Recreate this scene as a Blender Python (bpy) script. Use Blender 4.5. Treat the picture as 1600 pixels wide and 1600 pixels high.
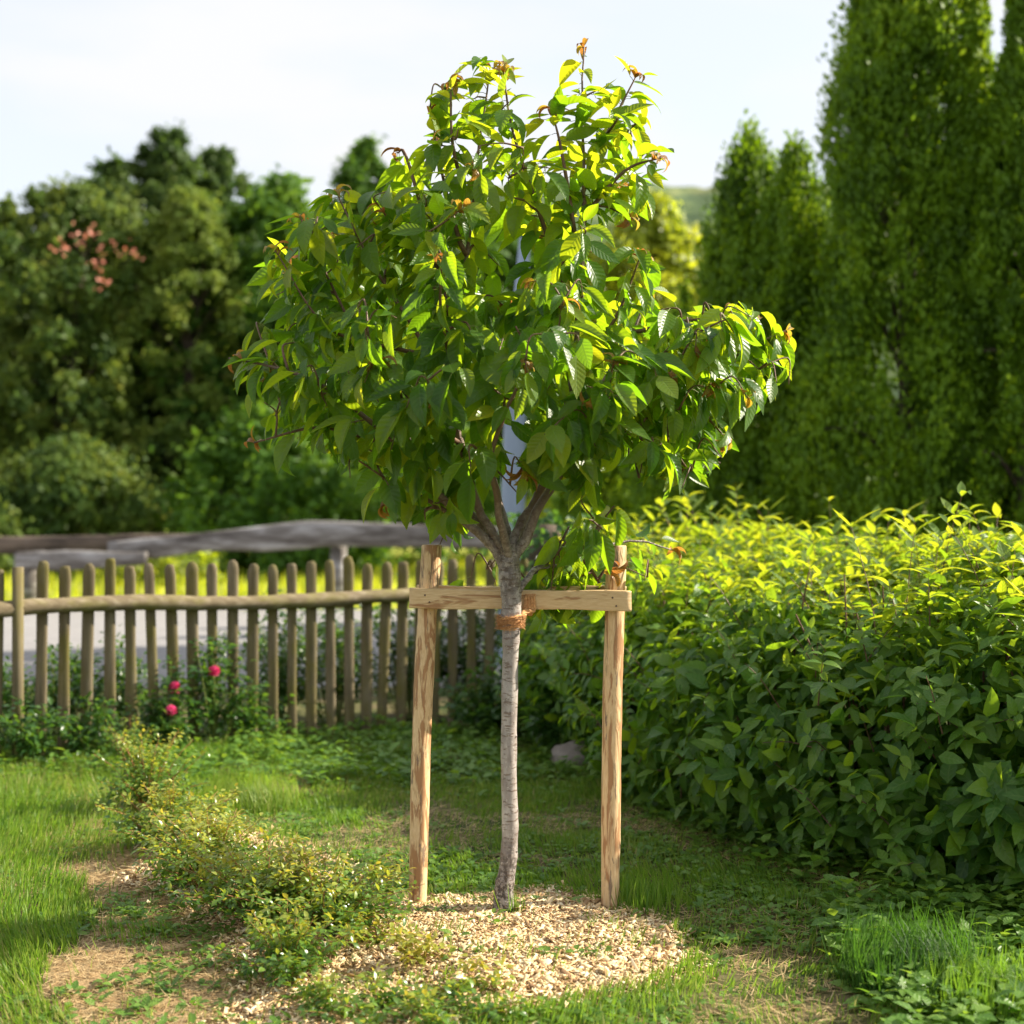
import bpy, math
import numpy as np
from mathutils import Vector

SC = bpy.context.scene
for o in list(bpy.data.objects):
    bpy.data.objects.remove(o)
COL = SC.collection
RNG = np.random.default_rng(7)
F = 2268.0          # focal length in pixels of the 1600 px photograph
CAMZ = 1.4

# ------------------------------------------------------------------ camera
cam_d = bpy.data.cameras.new("camera")
cam = bpy.data.objects.new("camera", cam_d)
COL.objects.link(cam)
cam.location = (0, 0, CAMZ)
cam.rotation_euler = (math.radians(90), 0, 0)
cam_d.sensor_width = 36
cam_d.lens = 36 * F / 1600
cam_d.clip_end = 3000
cam_d.clip_start = 0.05
cam_d.dof.use_dof = True
cam_d.dof.focus_distance = 4.92
cam_d.dof.aperture_fstop = 2.0
SC.camera = cam

# ------------------------------------------------------------------ sun, sky, exposure
SUN_EL = math.radians(33)
SUN_AZ = math.radians(12)      # measured from +X towards +Y: the sun stands right of the view and a little behind the tree
sdir = Vector((math.cos(SUN_EL) * math.cos(SUN_AZ), math.cos(SUN_EL) * math.sin(SUN_AZ), math.sin(SUN_EL)))
sun_d = bpy.data.lights.new("sun", 'SUN')
sun_d.energy = 4.3
sun_d.angle = math.radians(0.6)
sun_d.color = (1.0, 0.90, 0.74)
sun = bpy.data.objects.new("sun", sun_d)
COL.objects.link(sun)
sun.rotation_euler = sdir.to_track_quat('Z', 'Y').to_euler()

w = bpy.data.worlds.new("World")
SC.world = w
w.use_nodes = True
nt = w.node_tree
bg = nt.nodes["Background"]
sky = nt.nodes.new('ShaderNodeTexSky')
sky.sky_type = 'NISHITA'
sky.sun_disc = False
sky.sun_elevation = SUN_EL
sky.sun_rotation = math.radians(90) - SUN_AZ
tc = nt.nodes.new('ShaderNodeTexCoord')
mp = nt.nodes.new('ShaderNodeMapping')
mp.inputs['Scale'].default_value = (1.0, 1.0, 3.6)
mp.inputs['Location'].default_value = (3.1, 0.35, 0.0)
nz = nt.nodes.new('ShaderNodeTexNoise')
nz.inputs['Scale'].default_value = 3.2
nz.inputs['Detail'].default_value = 7
nz.inputs['Roughness'].default_value = 0.5
rp = nt.nodes.new('ShaderNodeValToRGB')
rp.color_ramp.elements[0].position = 0.40
rp.color_ramp.elements[0].color = (0.76, 0.76, 0.76, 1)
rp.color_ramp.elements[1].position = 0.60
rp.color_ramp.elements[1].color = (1, 1, 1, 1)
mixn = nt.nodes.new('ShaderNodeMix')
mixn.data_type = 'RGBA'
mixn.inputs[7].default_value = (3.32, 3.34, 3.42, 1)
nt.links.new(tc.outputs['Generated'], mp.inputs['Vector'])
nt.links.new(mp.outputs['Vector'], nz.inputs['Vector'])
nt.links.new(nz.outputs['Fac'], rp.inputs['Fac'])
nt.links.new(rp.outputs['Color'], mixn.inputs[0])
nt.links.new(sky.outputs['Color'], mixn.inputs[6])
nt.links.new(mixn.outputs[2], bg.inputs['Color'])
bg.inputs['Strength'].default_value = 0.105

SC.view_settings.view_transform = 'Standard'
SC.view_settings.look = 'None'
SC.view_settings.exposure = 1.5
SC.view_settings.gamma = 1
SC.render.engine = 'CYCLES'
SC.cycles.max_bounces = 7
SC.cycles.transmission_bounces = 5
SC.cycles.diffuse_bounces = 4
SC.cycles.use_denoising = True

# ------------------------------------------------------------------ helpers
def P(px, py, d):
    """world point that a pixel of the photograph shows at depth d"""
    return np.array([(px - 800) / F * d, d, CAMZ - (py - 800) / F * d])

def G(px, py):
    d = CAMZ * F / (py - 800)
    return np.array([(px - 800) / F * d, d])

def nrm(a):
    return a / np.maximum(np.linalg.norm(a, axis=-1, keepdims=True), 1e-9)

def mesh_obj(name, V, Q, mat, parent=None, uv=None, rnd=None, smooth=True, attrs=None):
    """V (n,3) vertices; Q (m,4) or (m,3) faces, or a list of such arrays"""
    if not isinstance(Q, list):
        Q = [Q]
    Q = [np.asarray(q) for q in Q if len(q)]
    me = bpy.data.meshes.new(name)
    V = np.ascontiguousarray(V, dtype=np.float32)
    me.vertices.add(len(V))
    me.vertices.foreach_set('co', V.ravel())
    loops = np.concatenate([q.ravel() for q in Q]).astype(np.int32)
    sizes = np.concatenate([np.full(len(q), q.shape[1]) for q in Q])
    me.loops.add(len(loops))
    me.loops.foreach_set('vertex_index', loops)
    me.polygons.add(len(sizes))
    starts = np.concatenate([[0], np.cumsum(sizes)[:-1]]).astype(np.int32)
    me.polygons.foreach_set('loop_start', starts)
    me.update(calc_edges=True)
    if smooth:
        me.polygons.foreach_set('use_smooth', np.ones(len(sizes), dtype=bool))
    if uv is not None:
        l = me.uv_layers.new(name='UVMap')
        l.data.foreach_set('uv', np.asarray(uv, dtype=np.float32)[loops].ravel())
    if rnd is not None:
        a = me.attributes.new('rnd', 'FLOAT', 'POINT')
        a.data.foreach_set('value', np.asarray(rnd, dtype=np.float32))
    for k, v in (attrs or {}).items():
        a = me.attributes.new(k, 'FLOAT', 'POINT')
        a.data.foreach_set('value', np.asarray(v, dtype=np.float32))
    me.materials.append(mat)
    me.validate()
    o = bpy.data.objects.new(name, me)
    COL.objects.link(o)
    if parent is not None:
        o.parent = parent
        o.matrix_parent_inverse = parent.matrix_world.inverted()
    return o

def tag(o, label=None, cat=None, group=None, kind=None):
    if label: o['label'] = label
    if cat: o['category'] = cat
    if group: o['group'] = group
    if kind: o['kind'] = kind
    return o

def empty(name, loc, label, cat, group=None):
    o = bpy.data.objects.new(name, None)
    o.location = loc
    COL.objects.link(o)
    o.empty_display_size = 0.1
    bpy.context.view_layer.update()
    return tag(o, label, cat, group)

class MB:
    """collects tubes and boxes into one mesh"""
    def __init__(s):
        s.v = []; s.q = []; s.t = []; s.uv = []; s.n = 0
    def add(s, V, Q, uv=None, T=None):
        s.v.append(V); s.q.append(np.asarray(Q) + s.n)
        if T is not None and len(T): s.t.append(np.asarray(T) + s.n)
        s.uv.append(uv if uv is not None else np.zeros((len(V), 2)))
        s.n += len(V)
    def tube(s, pts, rad, n=8, rough=0.0, cap=True, rng=None, flat=1.0):
        pts = np.asarray(pts, float); m = len(pts)
        rad = np.broadcast_to(np.asarray(rad, float), (m,))
        T = nrm(np.gradient(pts, axis=0))
        ref = np.array([0, 0, 1.0]) if abs(T[0][2]) < 0.9 else np.array([1.0, 0, 0])
        x = nrm(np.cross(ref, T[0]))
        V = []; ang = np.arange(n) / n * 2 * math.pi
        L = np.concatenate([[0], np.cumsum(np.linalg.norm(np.diff(pts, axis=0), axis=1))])
        UV = []
        for i in range(m):
            x = nrm(x - T[i] * np.dot(x, T[i])); y = np.cross(T[i], x)
            r = rad[i] * np.ones(n)
            if rough and rng is not None: r = r * (1 + rough * rng.normal(size=n))
            V.append(pts[i] + r[:, None] * (np.cos(ang)[:, None] * x + flat * np.sin(ang)[:, None] * y))
            UV.append(np.stack([ang / 6.2832, np.full(n, L[i])], 1))
        V = np.concatenate(V); UV = np.concatenate(UV)
        i = np.arange(m - 1)[:, None] * n; j = np.arange(n)[None]
        j2 = (j + 1) % n
        Q = np.stack([i + j, i + j2, i + n + j2, i + n + j], -1).reshape(-1, 4)
        Tt = []
        if cap:
            V = np.concatenate([V, [pts[0], pts[-1]]]); UV = np.concatenate([UV, [[.5, 0], [.5, L[-1]]]])
            a = m * n
            for k in range(n):
                Tt.append([a, (k + 1) % n, k]); Tt.append([a + 1, (m - 1) * n + k, (m - 1) * n + (k + 1) % n])
        s.add(V, Q, UV, Tt)
    def box(s, c, sz, rot=None):
        c = np.asarray(c, float); h = np.asarray(sz, float) / 2
        V = np.array([[x, y, z] for x in (-1, 1) for y in (-1, 1) for z in (-1, 1)]) * h
        if rot is not None: V = V @ np.asarray(rot).T
        s.add(V + c, [[0, 1, 3, 2], [4, 6, 7, 5], [0, 4, 5, 1], [2, 3, 7, 6], [0, 2, 6, 4], [1, 5, 7, 3]])
    def build(s, name, mat, parent=None, smooth=True):
        Q = [np.concatenate(s.q)]
        if s.t: Q.append(np.concatenate(s.t))
        return mesh_obj(name, np.concatenate(s.v), Q, mat, parent, uv=np.concatenate(s.uv), smooth=smooth)

PROFILES = {
    'cherry': lambda t: np.sin(math.pi * np.clip(t, 0, 1) ** 0.80) ** 0.80 * (1 - 0.42 * t ** 4),
    'ovate': lambda t: np.sin(math.pi * np.clip(t, 0, 1) ** 0.72) ** 0.85,
    'blade': lambda t: (1 - t) ** 0.6 * (0.75 + 0.25 * np.minimum(t * 6, 1)),
    'round': lambda t: np.sin(math.pi * np.clip(t, 0, 1) ** 0.9) ** 0.6,
}

def leaves(Pb, D, N, L, W, curl=0.4, fold=0.25, nv=5, prof='cherry', rnd=None, nu=3):
    """leaf meshes as arrays: base Pb, direction D, face normal N, length L, width W"""
    n = len(Pb)
    L = np.broadcast_to(L, (n,)); W = np.broadcast_to(W, (n,))
    curl = np.broadcast_to(curl, (n,)).astype(float); fold = np.broadcast_to(fold, (n,))
    curl = np.where(np.abs(curl) < 1e-3, 1e-3, curl)
    D = nrm(D); S = nrm(np.cross(D, N)); N = np.cross(S, D)
    t = np.linspace(0, 1, nv)
    kt = curl[:, None] * t[None]
    y = L[:, None] * np.sin(kt) / curl[:, None]
    z = -L[:, None] * (1 - np.cos(kt)) / curl[:, None]
    c = Pb[:, None] + y[..., None] * D[:, None] + z[..., None] * N[:, None]
    nn = np.sin(kt)[..., None] * D[:, None] + np.cos(kt)[..., None] * N[:, None]
    wv = PROFILES[prof](t); wv[-1] = 0.02
    if prof != 'blade': wv[0] = max(wv[0], 0.04)
    hw = W[:, None] * 0.5 * wv[None]
    us = np.linspace(-1, 1, nu)
    out = []
    for u in us:
        a = abs(u)
        out.append(c + (u * hw * np.cos(fold)[:, None])[..., None] * S[:, None] + (a * hw * np.sin(fold)[:, None])[..., None] * nn)
    V = np.stack(out, 2).reshape(-1, 3)          # n, nv, nu
    uv = np.stack(np.broadcast_arrays((us[None, None] + 1) / 2, t[None, :, None]), -1)
    uv = np.broadcast_to(uv, (n, nv, nu, 2)).reshape(-1, 2)
    b = (np.arange(n) * nv * nu)[:, None, None]
    i = (np.arange(nv - 1) * nu)[None, :, None]; j = np.arange(nu - 1)[None, None]
    Q = np.stack([b + i + j, b + i + j + 1, b + i + nu + j + 1, b + i + nu + j], -1).reshape(-1, 4)
    if rnd is None: rnd = RNG.random(n)
    return V, Q, uv, np.repeat(rnd, nv * nu)

def join(parts):
    V = []; Q = []; U = []; R = []; n = 0
    for v, q, u, r in parts:
        V.append(v); Q.append(q + n); U.append(u); R.append(r); n += len(v)
    return np.concatenate(V), np.concatenate(Q), np.concatenate(U), np.concatenate(R)

def leaf_obj(name, parts, mat, parent=None, smooth=True):
    V, Q, U, R = join(parts if isinstance(parts, list) else [parts])
    return mesh_obj(name, V, Q, mat, parent, uv=U, rnd=R, smooth=smooth)

def rdir(n, rng=RNG):
    return nrm(rng.normal(size=(n, 3)))

def catmull(pts, k=6):
    pts = np.asarray(pts, float)
    p = np.concatenate([[2 * pts[0] - pts[1]], pts, [2 * pts[-1] - pts[-2]]])
    out = []
    for i in range(1, len(p) - 2):
        for t in np.arange(k) / k:
            a, b, c, d = p[i - 1], p[i], p[i + 1], p[i + 2]
            out.append(0.5 * (2 * b + (c - a) * t + (2 * a - 5 * b + 4 * c - d) * t * t + (3 * b - a - 3 * c + d) * t ** 3))
    out.append(pts[-1])
    return np.array(out)

def inpoly(x, y, poly):
    poly = np.asarray(poly, float); n = len(poly); r = np.zeros(len(x), bool); j = n - 1
    for i in range(n):
        xi, yi = poly[i]; xj, yj = poly[j]
        c = ((yi > y) != (yj > y)) & (x < (xj - xi) * (y - yi) / (yj - yi + 1e-12) + xi)
        r ^= c; j = i
    return r

def vnoise(x, y, seed=0):
    """smooth value noise on arrays"""
    def h(i, j):
        s = np.sin(i * 127.1 + j * 311.7 + seed * 74.7) * 43758.5453
        return s - np.floor(s)
    i = np.floor(x); j = np.floor(y); fx = x - i; fy = y - j
    fx = fx * fx * (3 - 2 * fx); fy = fy * fy * (3 - 2 * fy)
    return (h(i, j) * (1 - fx) + h(i + 1, j) * fx) * (1 - fy) + (h(i, j + 1) * (1 - fx) + h(i + 1, j + 1) * fx) * fy

def fbm(x, y, seed=0, o=4):
    s = 0; a = 0.5; t = 0
    for k in range(o):
        s = s + a * vnoise(x * 2 ** k, y * 2 ** k, seed + k); t += a; a *= 0.5
    return s / t

# ------------------------------------------------------------------ materials
def newmat(name):
    m = bpy.data.materials.new(name); m.use_nodes = True
    return m, m.node_tree, m.node_tree.nodes["Principled BSDF"]

def ramp(nt, stops):
    r = nt.nodes.new('ShaderNodeValToRGB'); e = r.color_ramp.elements
    e[0].position, e[1].position = stops[0][0], stops[-1][0]
    e[0].color = (*stops[0][1], 1); e[1].color = (*stops[-1][1], 1)
    for p, c in stops[1:-1]:
        k = e.new(p); k.color = (*c, 1)
    return r

def math_n(nt, op, a, b=None, c=None):
    n = nt.nodes.new('ShaderNodeMath'); n.operation = op
    for i, v in enumerate((a, b, c)):
        if v is None: continue
        if isinstance(v, (int, float)): n.inputs[i].default_value = v
        else: nt.links.new(v, n.inputs[i])
    return n.outputs[0]

def leafmat(name, cols, trans, fac=0.42, rough=0.42, veins=0.0, spec=0.5, var_scale=0.0, vcount=9.0):
    """cols/trans: colour stops over the per-leaf random value"""
    m, nt, b = newmat(name)
    L = nt.links.new
    at = nt.nodes.new('ShaderNodeAttribute'); at.attribute_name = 'rnd'
    r1 = ramp(nt, [(i / (len(cols) - 1), c) for i, c in enumerate(cols)])
    r2 = ramp(nt, [(i / (len(trans) - 1), c) for i, c in enumerate(trans)])
    val = at.outputs['Fac']
    if var_scale:
        g = nt.nodes.new('ShaderNodeNewGeometry'); n = nt.nodes.new('ShaderNodeTexNoise')
        n.inputs['Scale'].default_value = var_scale; n.inputs['Detail'].default_value = 2
        L(g.outputs['Position'], n.inputs['Vector'])
        v = math_n(nt, 'MULTIPLY_ADD', n.outputs['Fac'], 2.2, -0.85)
        val = math_n(nt, 'MULTIPLY_ADD', val, 0.5, math_n(nt, 'MULTIPLY', v, 0.7))
    L(val, r1.inputs['Fac']); L(val, r2.inputs['Fac'])
    b.inputs['Roughness'].default_value = rough
    b.inputs['Specular IOR Level'].default_value = spec
    tr = nt.nodes.new('ShaderNodeBsdfTranslucent')
    mx = nt.nodes.new('ShaderNodeMixShader'); mx.inputs[0].default_value = fac
    out = nt.nodes['Material Output']
    basec = r1.outputs['Color']; transc = r2.outputs['Color']
    if veins:
        uv = nt.nodes.new('ShaderNodeUVMap'); sp = nt.nodes.new('ShaderNodeSeparateXYZ')
        L(uv.outputs[0], sp.inputs[0])
        au = math_n(nt, 'ABSOLUTE', math_n(nt, 'MULTIPLY_ADD', sp.outputs['X'], 2.0, -1.0))
        ph = math_n(nt, 'MULTIPLY', math_n(nt, 'SUBTRACT', sp.outputs['Y'], math_n(nt, 'MULTIPLY', au, 0.16)), vcount * 6.2832)
        s = math_n(nt, 'SINE', ph)
        line = math_n(nt, 'POWER', math_n(nt, 'MULTIPLY_ADD', s, 0.5, 0.5), 5.0)
        mid = math_n(nt, 'SUBTRACT', 1.0, math_n(nt, 'MINIMUM', math_n(nt, 'MULTIPLY', au, 9.0), 1.0))
        vein = math_n(nt, 'MAXIMUM', math_n(nt, 'MULTIPLY', line, 0.38), mid)
        mc = nt.nodes.new('ShaderNodeMix'); mc.data_type = 'RGBA'; mc.blend_type = 'MIX'
        mc.inputs[7].default_value = (0.22, 0.33, 0.08, 1)
        L(math_n(nt, 'MULTIPLY', vein, 0.55), mc.inputs[0]); L(basec, mc.inputs[6]); basec = mc.outputs[2]
        mt = nt.nodes.new('ShaderNodeMix'); mt.data_type = 'RGBA'; mt.blend_type = 'MULTIPLY'
        mt.inputs[7].default_value = (0.62, 0.66, 0.5, 1)
        L(math_n(nt, 'MULTIPLY', vein, 0.6), mt.inputs[0]); L(transc, mt.inputs[6]); transc = mt.outputs[2]
        bp = nt.nodes.new('ShaderNodeBump'); bp.inputs['Strength'].default_value = veins; bp.inputs['Distance'].default_value = 0.004
        L(math_n(nt, 'SUBTRACT', math_n(nt, 'MULTIPLY', s, 0.5), mid), bp.inputs['Height'])
        L(bp.outputs[0], b.inputs['Normal']); L(bp.outputs[0], tr.inputs['Normal'])
    L(basec, b.inputs['Base Color']); L(transc, tr.inputs['Color'])
    L(b.outputs[0], mx.inputs[1]); L(tr.outputs[0], mx.inputs[2]); L(mx.outputs[0], out.inputs[0])
    return m

def noisemat(name, stops, scale=(8, 8, 8), detail=6, rough=0.8, bump=0.3, bdist=0.01, nscale=1.0, spec=0.3, rough_n=0.6, overlay=None, coord='Object', distortion=0.0):
    m, nt, b = newmat(name); L = nt.links.new
    tc = nt.nodes.new('ShaderNodeTexCoord'); mp = nt.nodes.new('ShaderNodeMapping'); mp.inputs['Scale'].default_value = scale
    n = nt.nodes.new('ShaderNodeTexNoise'); n.inputs['Scale'].default_value = nscale; n.inputs['Detail'].default_value = detail
    n.inputs['Roughness'].default_value = rough_n; n.inputs['Distortion'].default_value = distortion
    L(tc.outputs[coord], mp.inputs[0]); L(mp.outputs[0], n.inputs['Vector'])
    r = ramp(nt, stops); L(n.outputs['Fac'], r.inputs['Fac'])
    c = r.outputs['Color']
    if overlay:
        osc, ostops, ofac = overlay
        mp2 = nt.nodes.new('ShaderNodeMapping'); mp2.inputs['Scale'].default_value = osc; mp2.inputs['Location'].default_value = (3, 7, 1)
        n2 = nt.nodes.new('ShaderNodeTexNoise'); n2.inputs['Scale'].default_value = 1; n2.inputs['Detail'].default_value = 5; n2.inputs['Roughness'].default_value = 0.65
        L(tc.outputs[coord], mp2.inputs[0]); L(mp2.outputs[0], n2.inputs['Vector'])
        r2 = ramp(nt, ofac); L(n2.outputs['Fac'], r2.inputs['Fac'])
        mx = nt.nodes.new('ShaderNodeMix'); mx.data_type = 'RGBA'
        L(r2.outputs['Color'], mx.inputs[0]); L(c, mx.inputs[6]); mx.inputs[7].default_value = (*ostops, 1)
        c = mx.outputs[2]
    L(c, b.inputs['Base Color'])
    b.inputs['Roughness'].default_value = rough; b.inputs['Specular IOR Level'].default_value = spec
    bp = nt.nodes.new('ShaderNodeBump'); bp.inputs['Strength'].default_value = bump; bp.inputs['Distance'].default_value = bdist
    L(n.outputs['Fac'], bp.inputs['Height']); L(bp.outputs[0], b.inputs['Normal'])
    return m

M = {}
M['cherry'] = leafmat('cherry_leaf', [(0.022, 0.068, 0.010), (0.034, 0.095, 0.012), (0.060, 0.138, 0.014), (0.14, 0.22, 0.018)],
                      [(0.24, 0.50, 0.012), (0.36, 0.62, 0.012), (0.56, 0.72, 0.015), (0.82, 0.80, 0.02)], fac=0.52, rough=0.36, veins=0.2, spec=0.42)
M['young'] = leafmat('young_leaf', [(0.22, 0.10, 0.03), (0.30, 0.13, 0.03), (0.28, 0.20, 0.03)],
                     [(0.55, 0.20, 0.05), (0.70, 0.33, 0.05), (0.72, 0.55, 0.05)], fac=0.45, rough=0.38, veins=0.4)
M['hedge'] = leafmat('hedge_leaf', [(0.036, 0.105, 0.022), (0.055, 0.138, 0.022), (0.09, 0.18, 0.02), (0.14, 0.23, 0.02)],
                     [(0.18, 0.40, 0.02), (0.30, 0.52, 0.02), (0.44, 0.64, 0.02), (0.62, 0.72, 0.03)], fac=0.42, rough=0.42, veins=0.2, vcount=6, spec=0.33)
M['hedge_yellow'] = leafmat('hedge_shoot_leaf', [(0.09, 0.17, 0.03), (0.13, 0.21, 0.03)], [(0.46, 0.64, 0.02), (0.74, 0.76, 0.03)], fac=0.5, rough=0.4, veins=0.3, vcount=6)
M['grass'] = leafmat('grass_blade', [(0.06, 0.135, 0.015), (0.11, 0.20, 0.02), (0.20, 0.25, 0.04), (0.42, 0.35, 0.16)],
                     [(0.18, 0.40, 0.02), (0.28, 0.50, 0.03), (0.36, 0.50, 0.05), (0.45, 0.40, 0.12)], fac=0.42, rough=0.5, spec=0.35)
M['shadegrass'] = leafmat('shaded_grass_blade', [(0.03, 0.085, 0.012), (0.05, 0.12, 0.015), (0.09, 0.15, 0.02)], [(0.12, 0.30, 0.02), (0.2, 0.4, 0.02)], fac=0.35, rough=0.5, spec=0.3)  # darker version of the grass greens: the lower-right tuft's shade painted into its colour
M['straw'] = leafmat('dry_grass', [(0.34, 0.21, 0.09), (0.48, 0.34, 0.16), (0.60, 0.47, 0.25)], [(0.35, 0.24, 0.10), (0.45, 0.34, 0.16)], fac=0.2, rough=0.6)
M['chip'] = leafmat('wood_chip', [(0.14, 0.075, 0.04), (0.50, 0.32, 0.15), (0.68, 0.50, 0.27), (0.72, 0.56, 0.33), (0.80, 0.70, 0.50)], [(0.4, 0.3, 0.2), (0.5, 0.4, 0.3)], fac=0.03, rough=0.75, spec=0.25)
M['weed'] = leafmat('weed_leaf', [(0.06, 0.15, 0.02), (0.10, 0.21, 0.025), (0.15, 0.26, 0.04)], [(0.22, 0.44, 0.03), (0.36, 0.52, 0.04)], fac=0.4, rough=0.45, veins=0.3, vcount=5)
M['rose'] = leafmat('rose_leaf', [(0.035, 0.10, 0.02), (0.06, 0.15, 0.022), (0.12, 0.23, 0.03), (0.26, 0.31, 0.05)], [(0.15, 0.34, 0.02), (0.32, 0.46, 0.03), (0.60, 0.62, 0.05), (0.75, 0.60, 0.06)], fac=0.38, rough=0.3, spec=0.6)
M['fencerose'] = leafmat('garden_rose_leaf', [(0.022, 0.065, 0.018), (0.035, 0.09, 0.02), (0.06, 0.125, 0.025)], [(0.14, 0.32, 0.03), (0.24, 0.42, 0.03)], fac=0.35, rough=0.35)
M['olive'] = leafmat('olive_leaf', [(0.030, 0.065, 0.012), (0.052, 0.10, 0.016), (0.105, 0.155, 0.025), (0.21, 0.22, 0.05)], [(0.14, 0.24, 0.03), (0.28, 0.36, 0.05), (0.4, 0.4, 0.06)], fac=0.34, rough=0.55, spec=0.18, var_scale=0.8)
M['needle'] = leafmat('needle_leaf', [(0.028, 0.06, 0.016), (0.05, 0.09, 0.02), (0.09, 0.13, 0.03)], [(0.12, 0.24, 0.03), (0.22, 0.32, 0.04)], fac=0.3, rough=0.6, spec=0.15, var_scale=0.8)
M['conifer'] = leafmat('brown_green_leaf', [(0.06, 0.11, 0.022), (0.11, 0.17, 0.026), (0.175, 0.23, 0.035), (0.25, 0.26, 0.05)], [(0.24, 0.36, 0.04), (0.38, 0.44, 0.05)], fac=0.36, rough=0.55, spec=0.18, var_scale=0.8)
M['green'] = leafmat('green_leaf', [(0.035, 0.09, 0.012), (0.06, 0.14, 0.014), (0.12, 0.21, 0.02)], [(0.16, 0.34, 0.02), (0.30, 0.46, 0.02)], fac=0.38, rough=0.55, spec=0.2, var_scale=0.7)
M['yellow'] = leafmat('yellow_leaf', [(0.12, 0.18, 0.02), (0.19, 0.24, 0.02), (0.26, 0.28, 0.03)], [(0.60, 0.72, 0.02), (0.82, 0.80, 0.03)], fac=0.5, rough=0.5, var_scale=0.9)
M['thuja'] = leafmat('arborvitae_leaf', [(0.045, 0.098, 0.006), (0.082, 0.165, 0.006), (0.135, 0.25, 0.008), (0.20, 0.32, 0.012)], [(0.20, 0.38, 0.008), (0.34, 0.52, 0.010), (0.50, 0.62, 0.02)], fac=0.34, rough=0.55, var_scale=1.6, spec=0.25)
M['petal'] = leafmat('rose_petal', [(0.65, 0.03, 0.16), (0.80, 0.08, 0.28)], [(0.8, 0.08, 0.25), (0.9, 0.2, 0.4)], fac=0.3, rough=0.5)
M['petal_salmon'] = leafmat('salmon_petal', [(0.65, 0.20, 0.13), (0.75, 0.30, 0.2)], [(0.8, 0.25, 0.15), (0.85, 0.4, 0.25)], fac=0.3, rough=0.5)
M['petal_white'] = leafmat('white_petal', [(0.75, 0.76, 0.72), (0.8, 0.8, 0.8)], [(0.8, 0.8, 0.75), (0.8, 0.8, 0.8)], fac=0.3, rough=0.5)
M['twig'] = noisemat('twig_bark', [(0.35, (0.10, 0.055, 0.035)), (0.65, (0.20, 0.12, 0.075))], scale=(40, 40, 12), rough=0.5, bump=0.3, bdist=0.002)
M['greenstem'] = noisemat('green_stem', [(0.35, (0.14, 0.20, 0.04)), (0.65, (0.26, 0.28, 0.08))], scale=(30, 30, 10), rough=0.5, bump=0.1)
M['redstem'] = noisemat('red_stem', [(0.35, (0.25, 0.09, 0.04)), (0.65, (0.40, 0.22, 0.09))], scale=(30, 30, 10), rough=0.5, bump=0.1)
M['darkbark'] = noisemat('dark_bark', [(0.3, (0.04, 0.03, 0.022)), (0.7, (0.13, 0.10, 0.075))], scale=(14, 14, 3), rough=0.9, bump=0.8, bdist=0.03)
M['rope'] = noisemat('coir_fibre', [(0.3, (0.42, 0.20, 0.075)), (0.7, (0.74, 0.43, 0.20))], scale=(160, 160, 160), rough=0.85, bump=0.6, bdist=0.002)
M['road'] = noisemat('road_surface', [(0.3, (0.21, 0.205, 0.205)), (0.7, (0.29, 0.28, 0.28))], scale=(6, 6, 6), rough=0.85, bump=0.2, detail=9)
M['greywood'] = noisemat('weathered_board', [(0.32, (0.06, 0.05, 0.045)), (0.5, (0.17, 0.155, 0.145)), (0.68, (0.38, 0.37, 0.37))], scale=(1.6, 5, 9), rough=0.85, bump=0.5, bdist=0.02)
M['brownwood'] = noisemat('dark_weathered_board', [(0.3, (0.045, 0.035, 0.028)), (0.7, (0.19, 0.145, 0.11))], scale=(1.6, 5, 9), rough=0.85, bump=0.5, bdist=0.02)
M['picket'] = noisemat('mossy_picket', [(0.3, (0.10, 0.078, 0.045)), (0.5, (0.155, 0.125, 0.075)), (0.75, (0.25, 0.21, 0.14))], scale=(28, 28, 2.6), rough=0.88, bump=0.6, bdist=0.004,
                       overlay=((5, 5, 3.2), (0.13, 0.115, 0.022), [(0.42, (0, 0, 0)), (0.66, (0.85, 0.85, 0.85))]))
M['rail'] = noisemat('mossy_rail', [(0.3, (0.12, 0.09, 0.05)), (0.55, (0.20, 0.16, 0.10)), (0.75, (0.33, 0.28, 0.20))], scale=(2.6, 28, 28), rough=0.88, bump=0.6, bdist=0.004,
                     overlay=((3.2, 5, 9), (0.18, 0.17, 0.035), [(0.45, (0, 0, 0)), (0.7, (0.8, 0.8, 0.8))]))
M['stone'] = noisemat('pale_stone', [(0.3, (0.17, 0.14, 0.125)), (0.7, (0.30, 0.26, 0.24))], scale=(14, 14, 14), bump=0.6)
M['nail'] = noisemat('rusty_nail', [(0.3, (0.10, 0.06, 0.04)), (0.7, (0.22, 0.16, 0.12))], scale=(90, 90, 90), rough=0.6)
M['metal'] = noisemat('galvanised_metal', [(0.3, (0.24, 0.30, 0.40)), (0.7, (0.30, 0.37, 0.48))], scale=(3, 3, 1), rough=0.5, bump=0.02)

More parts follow.
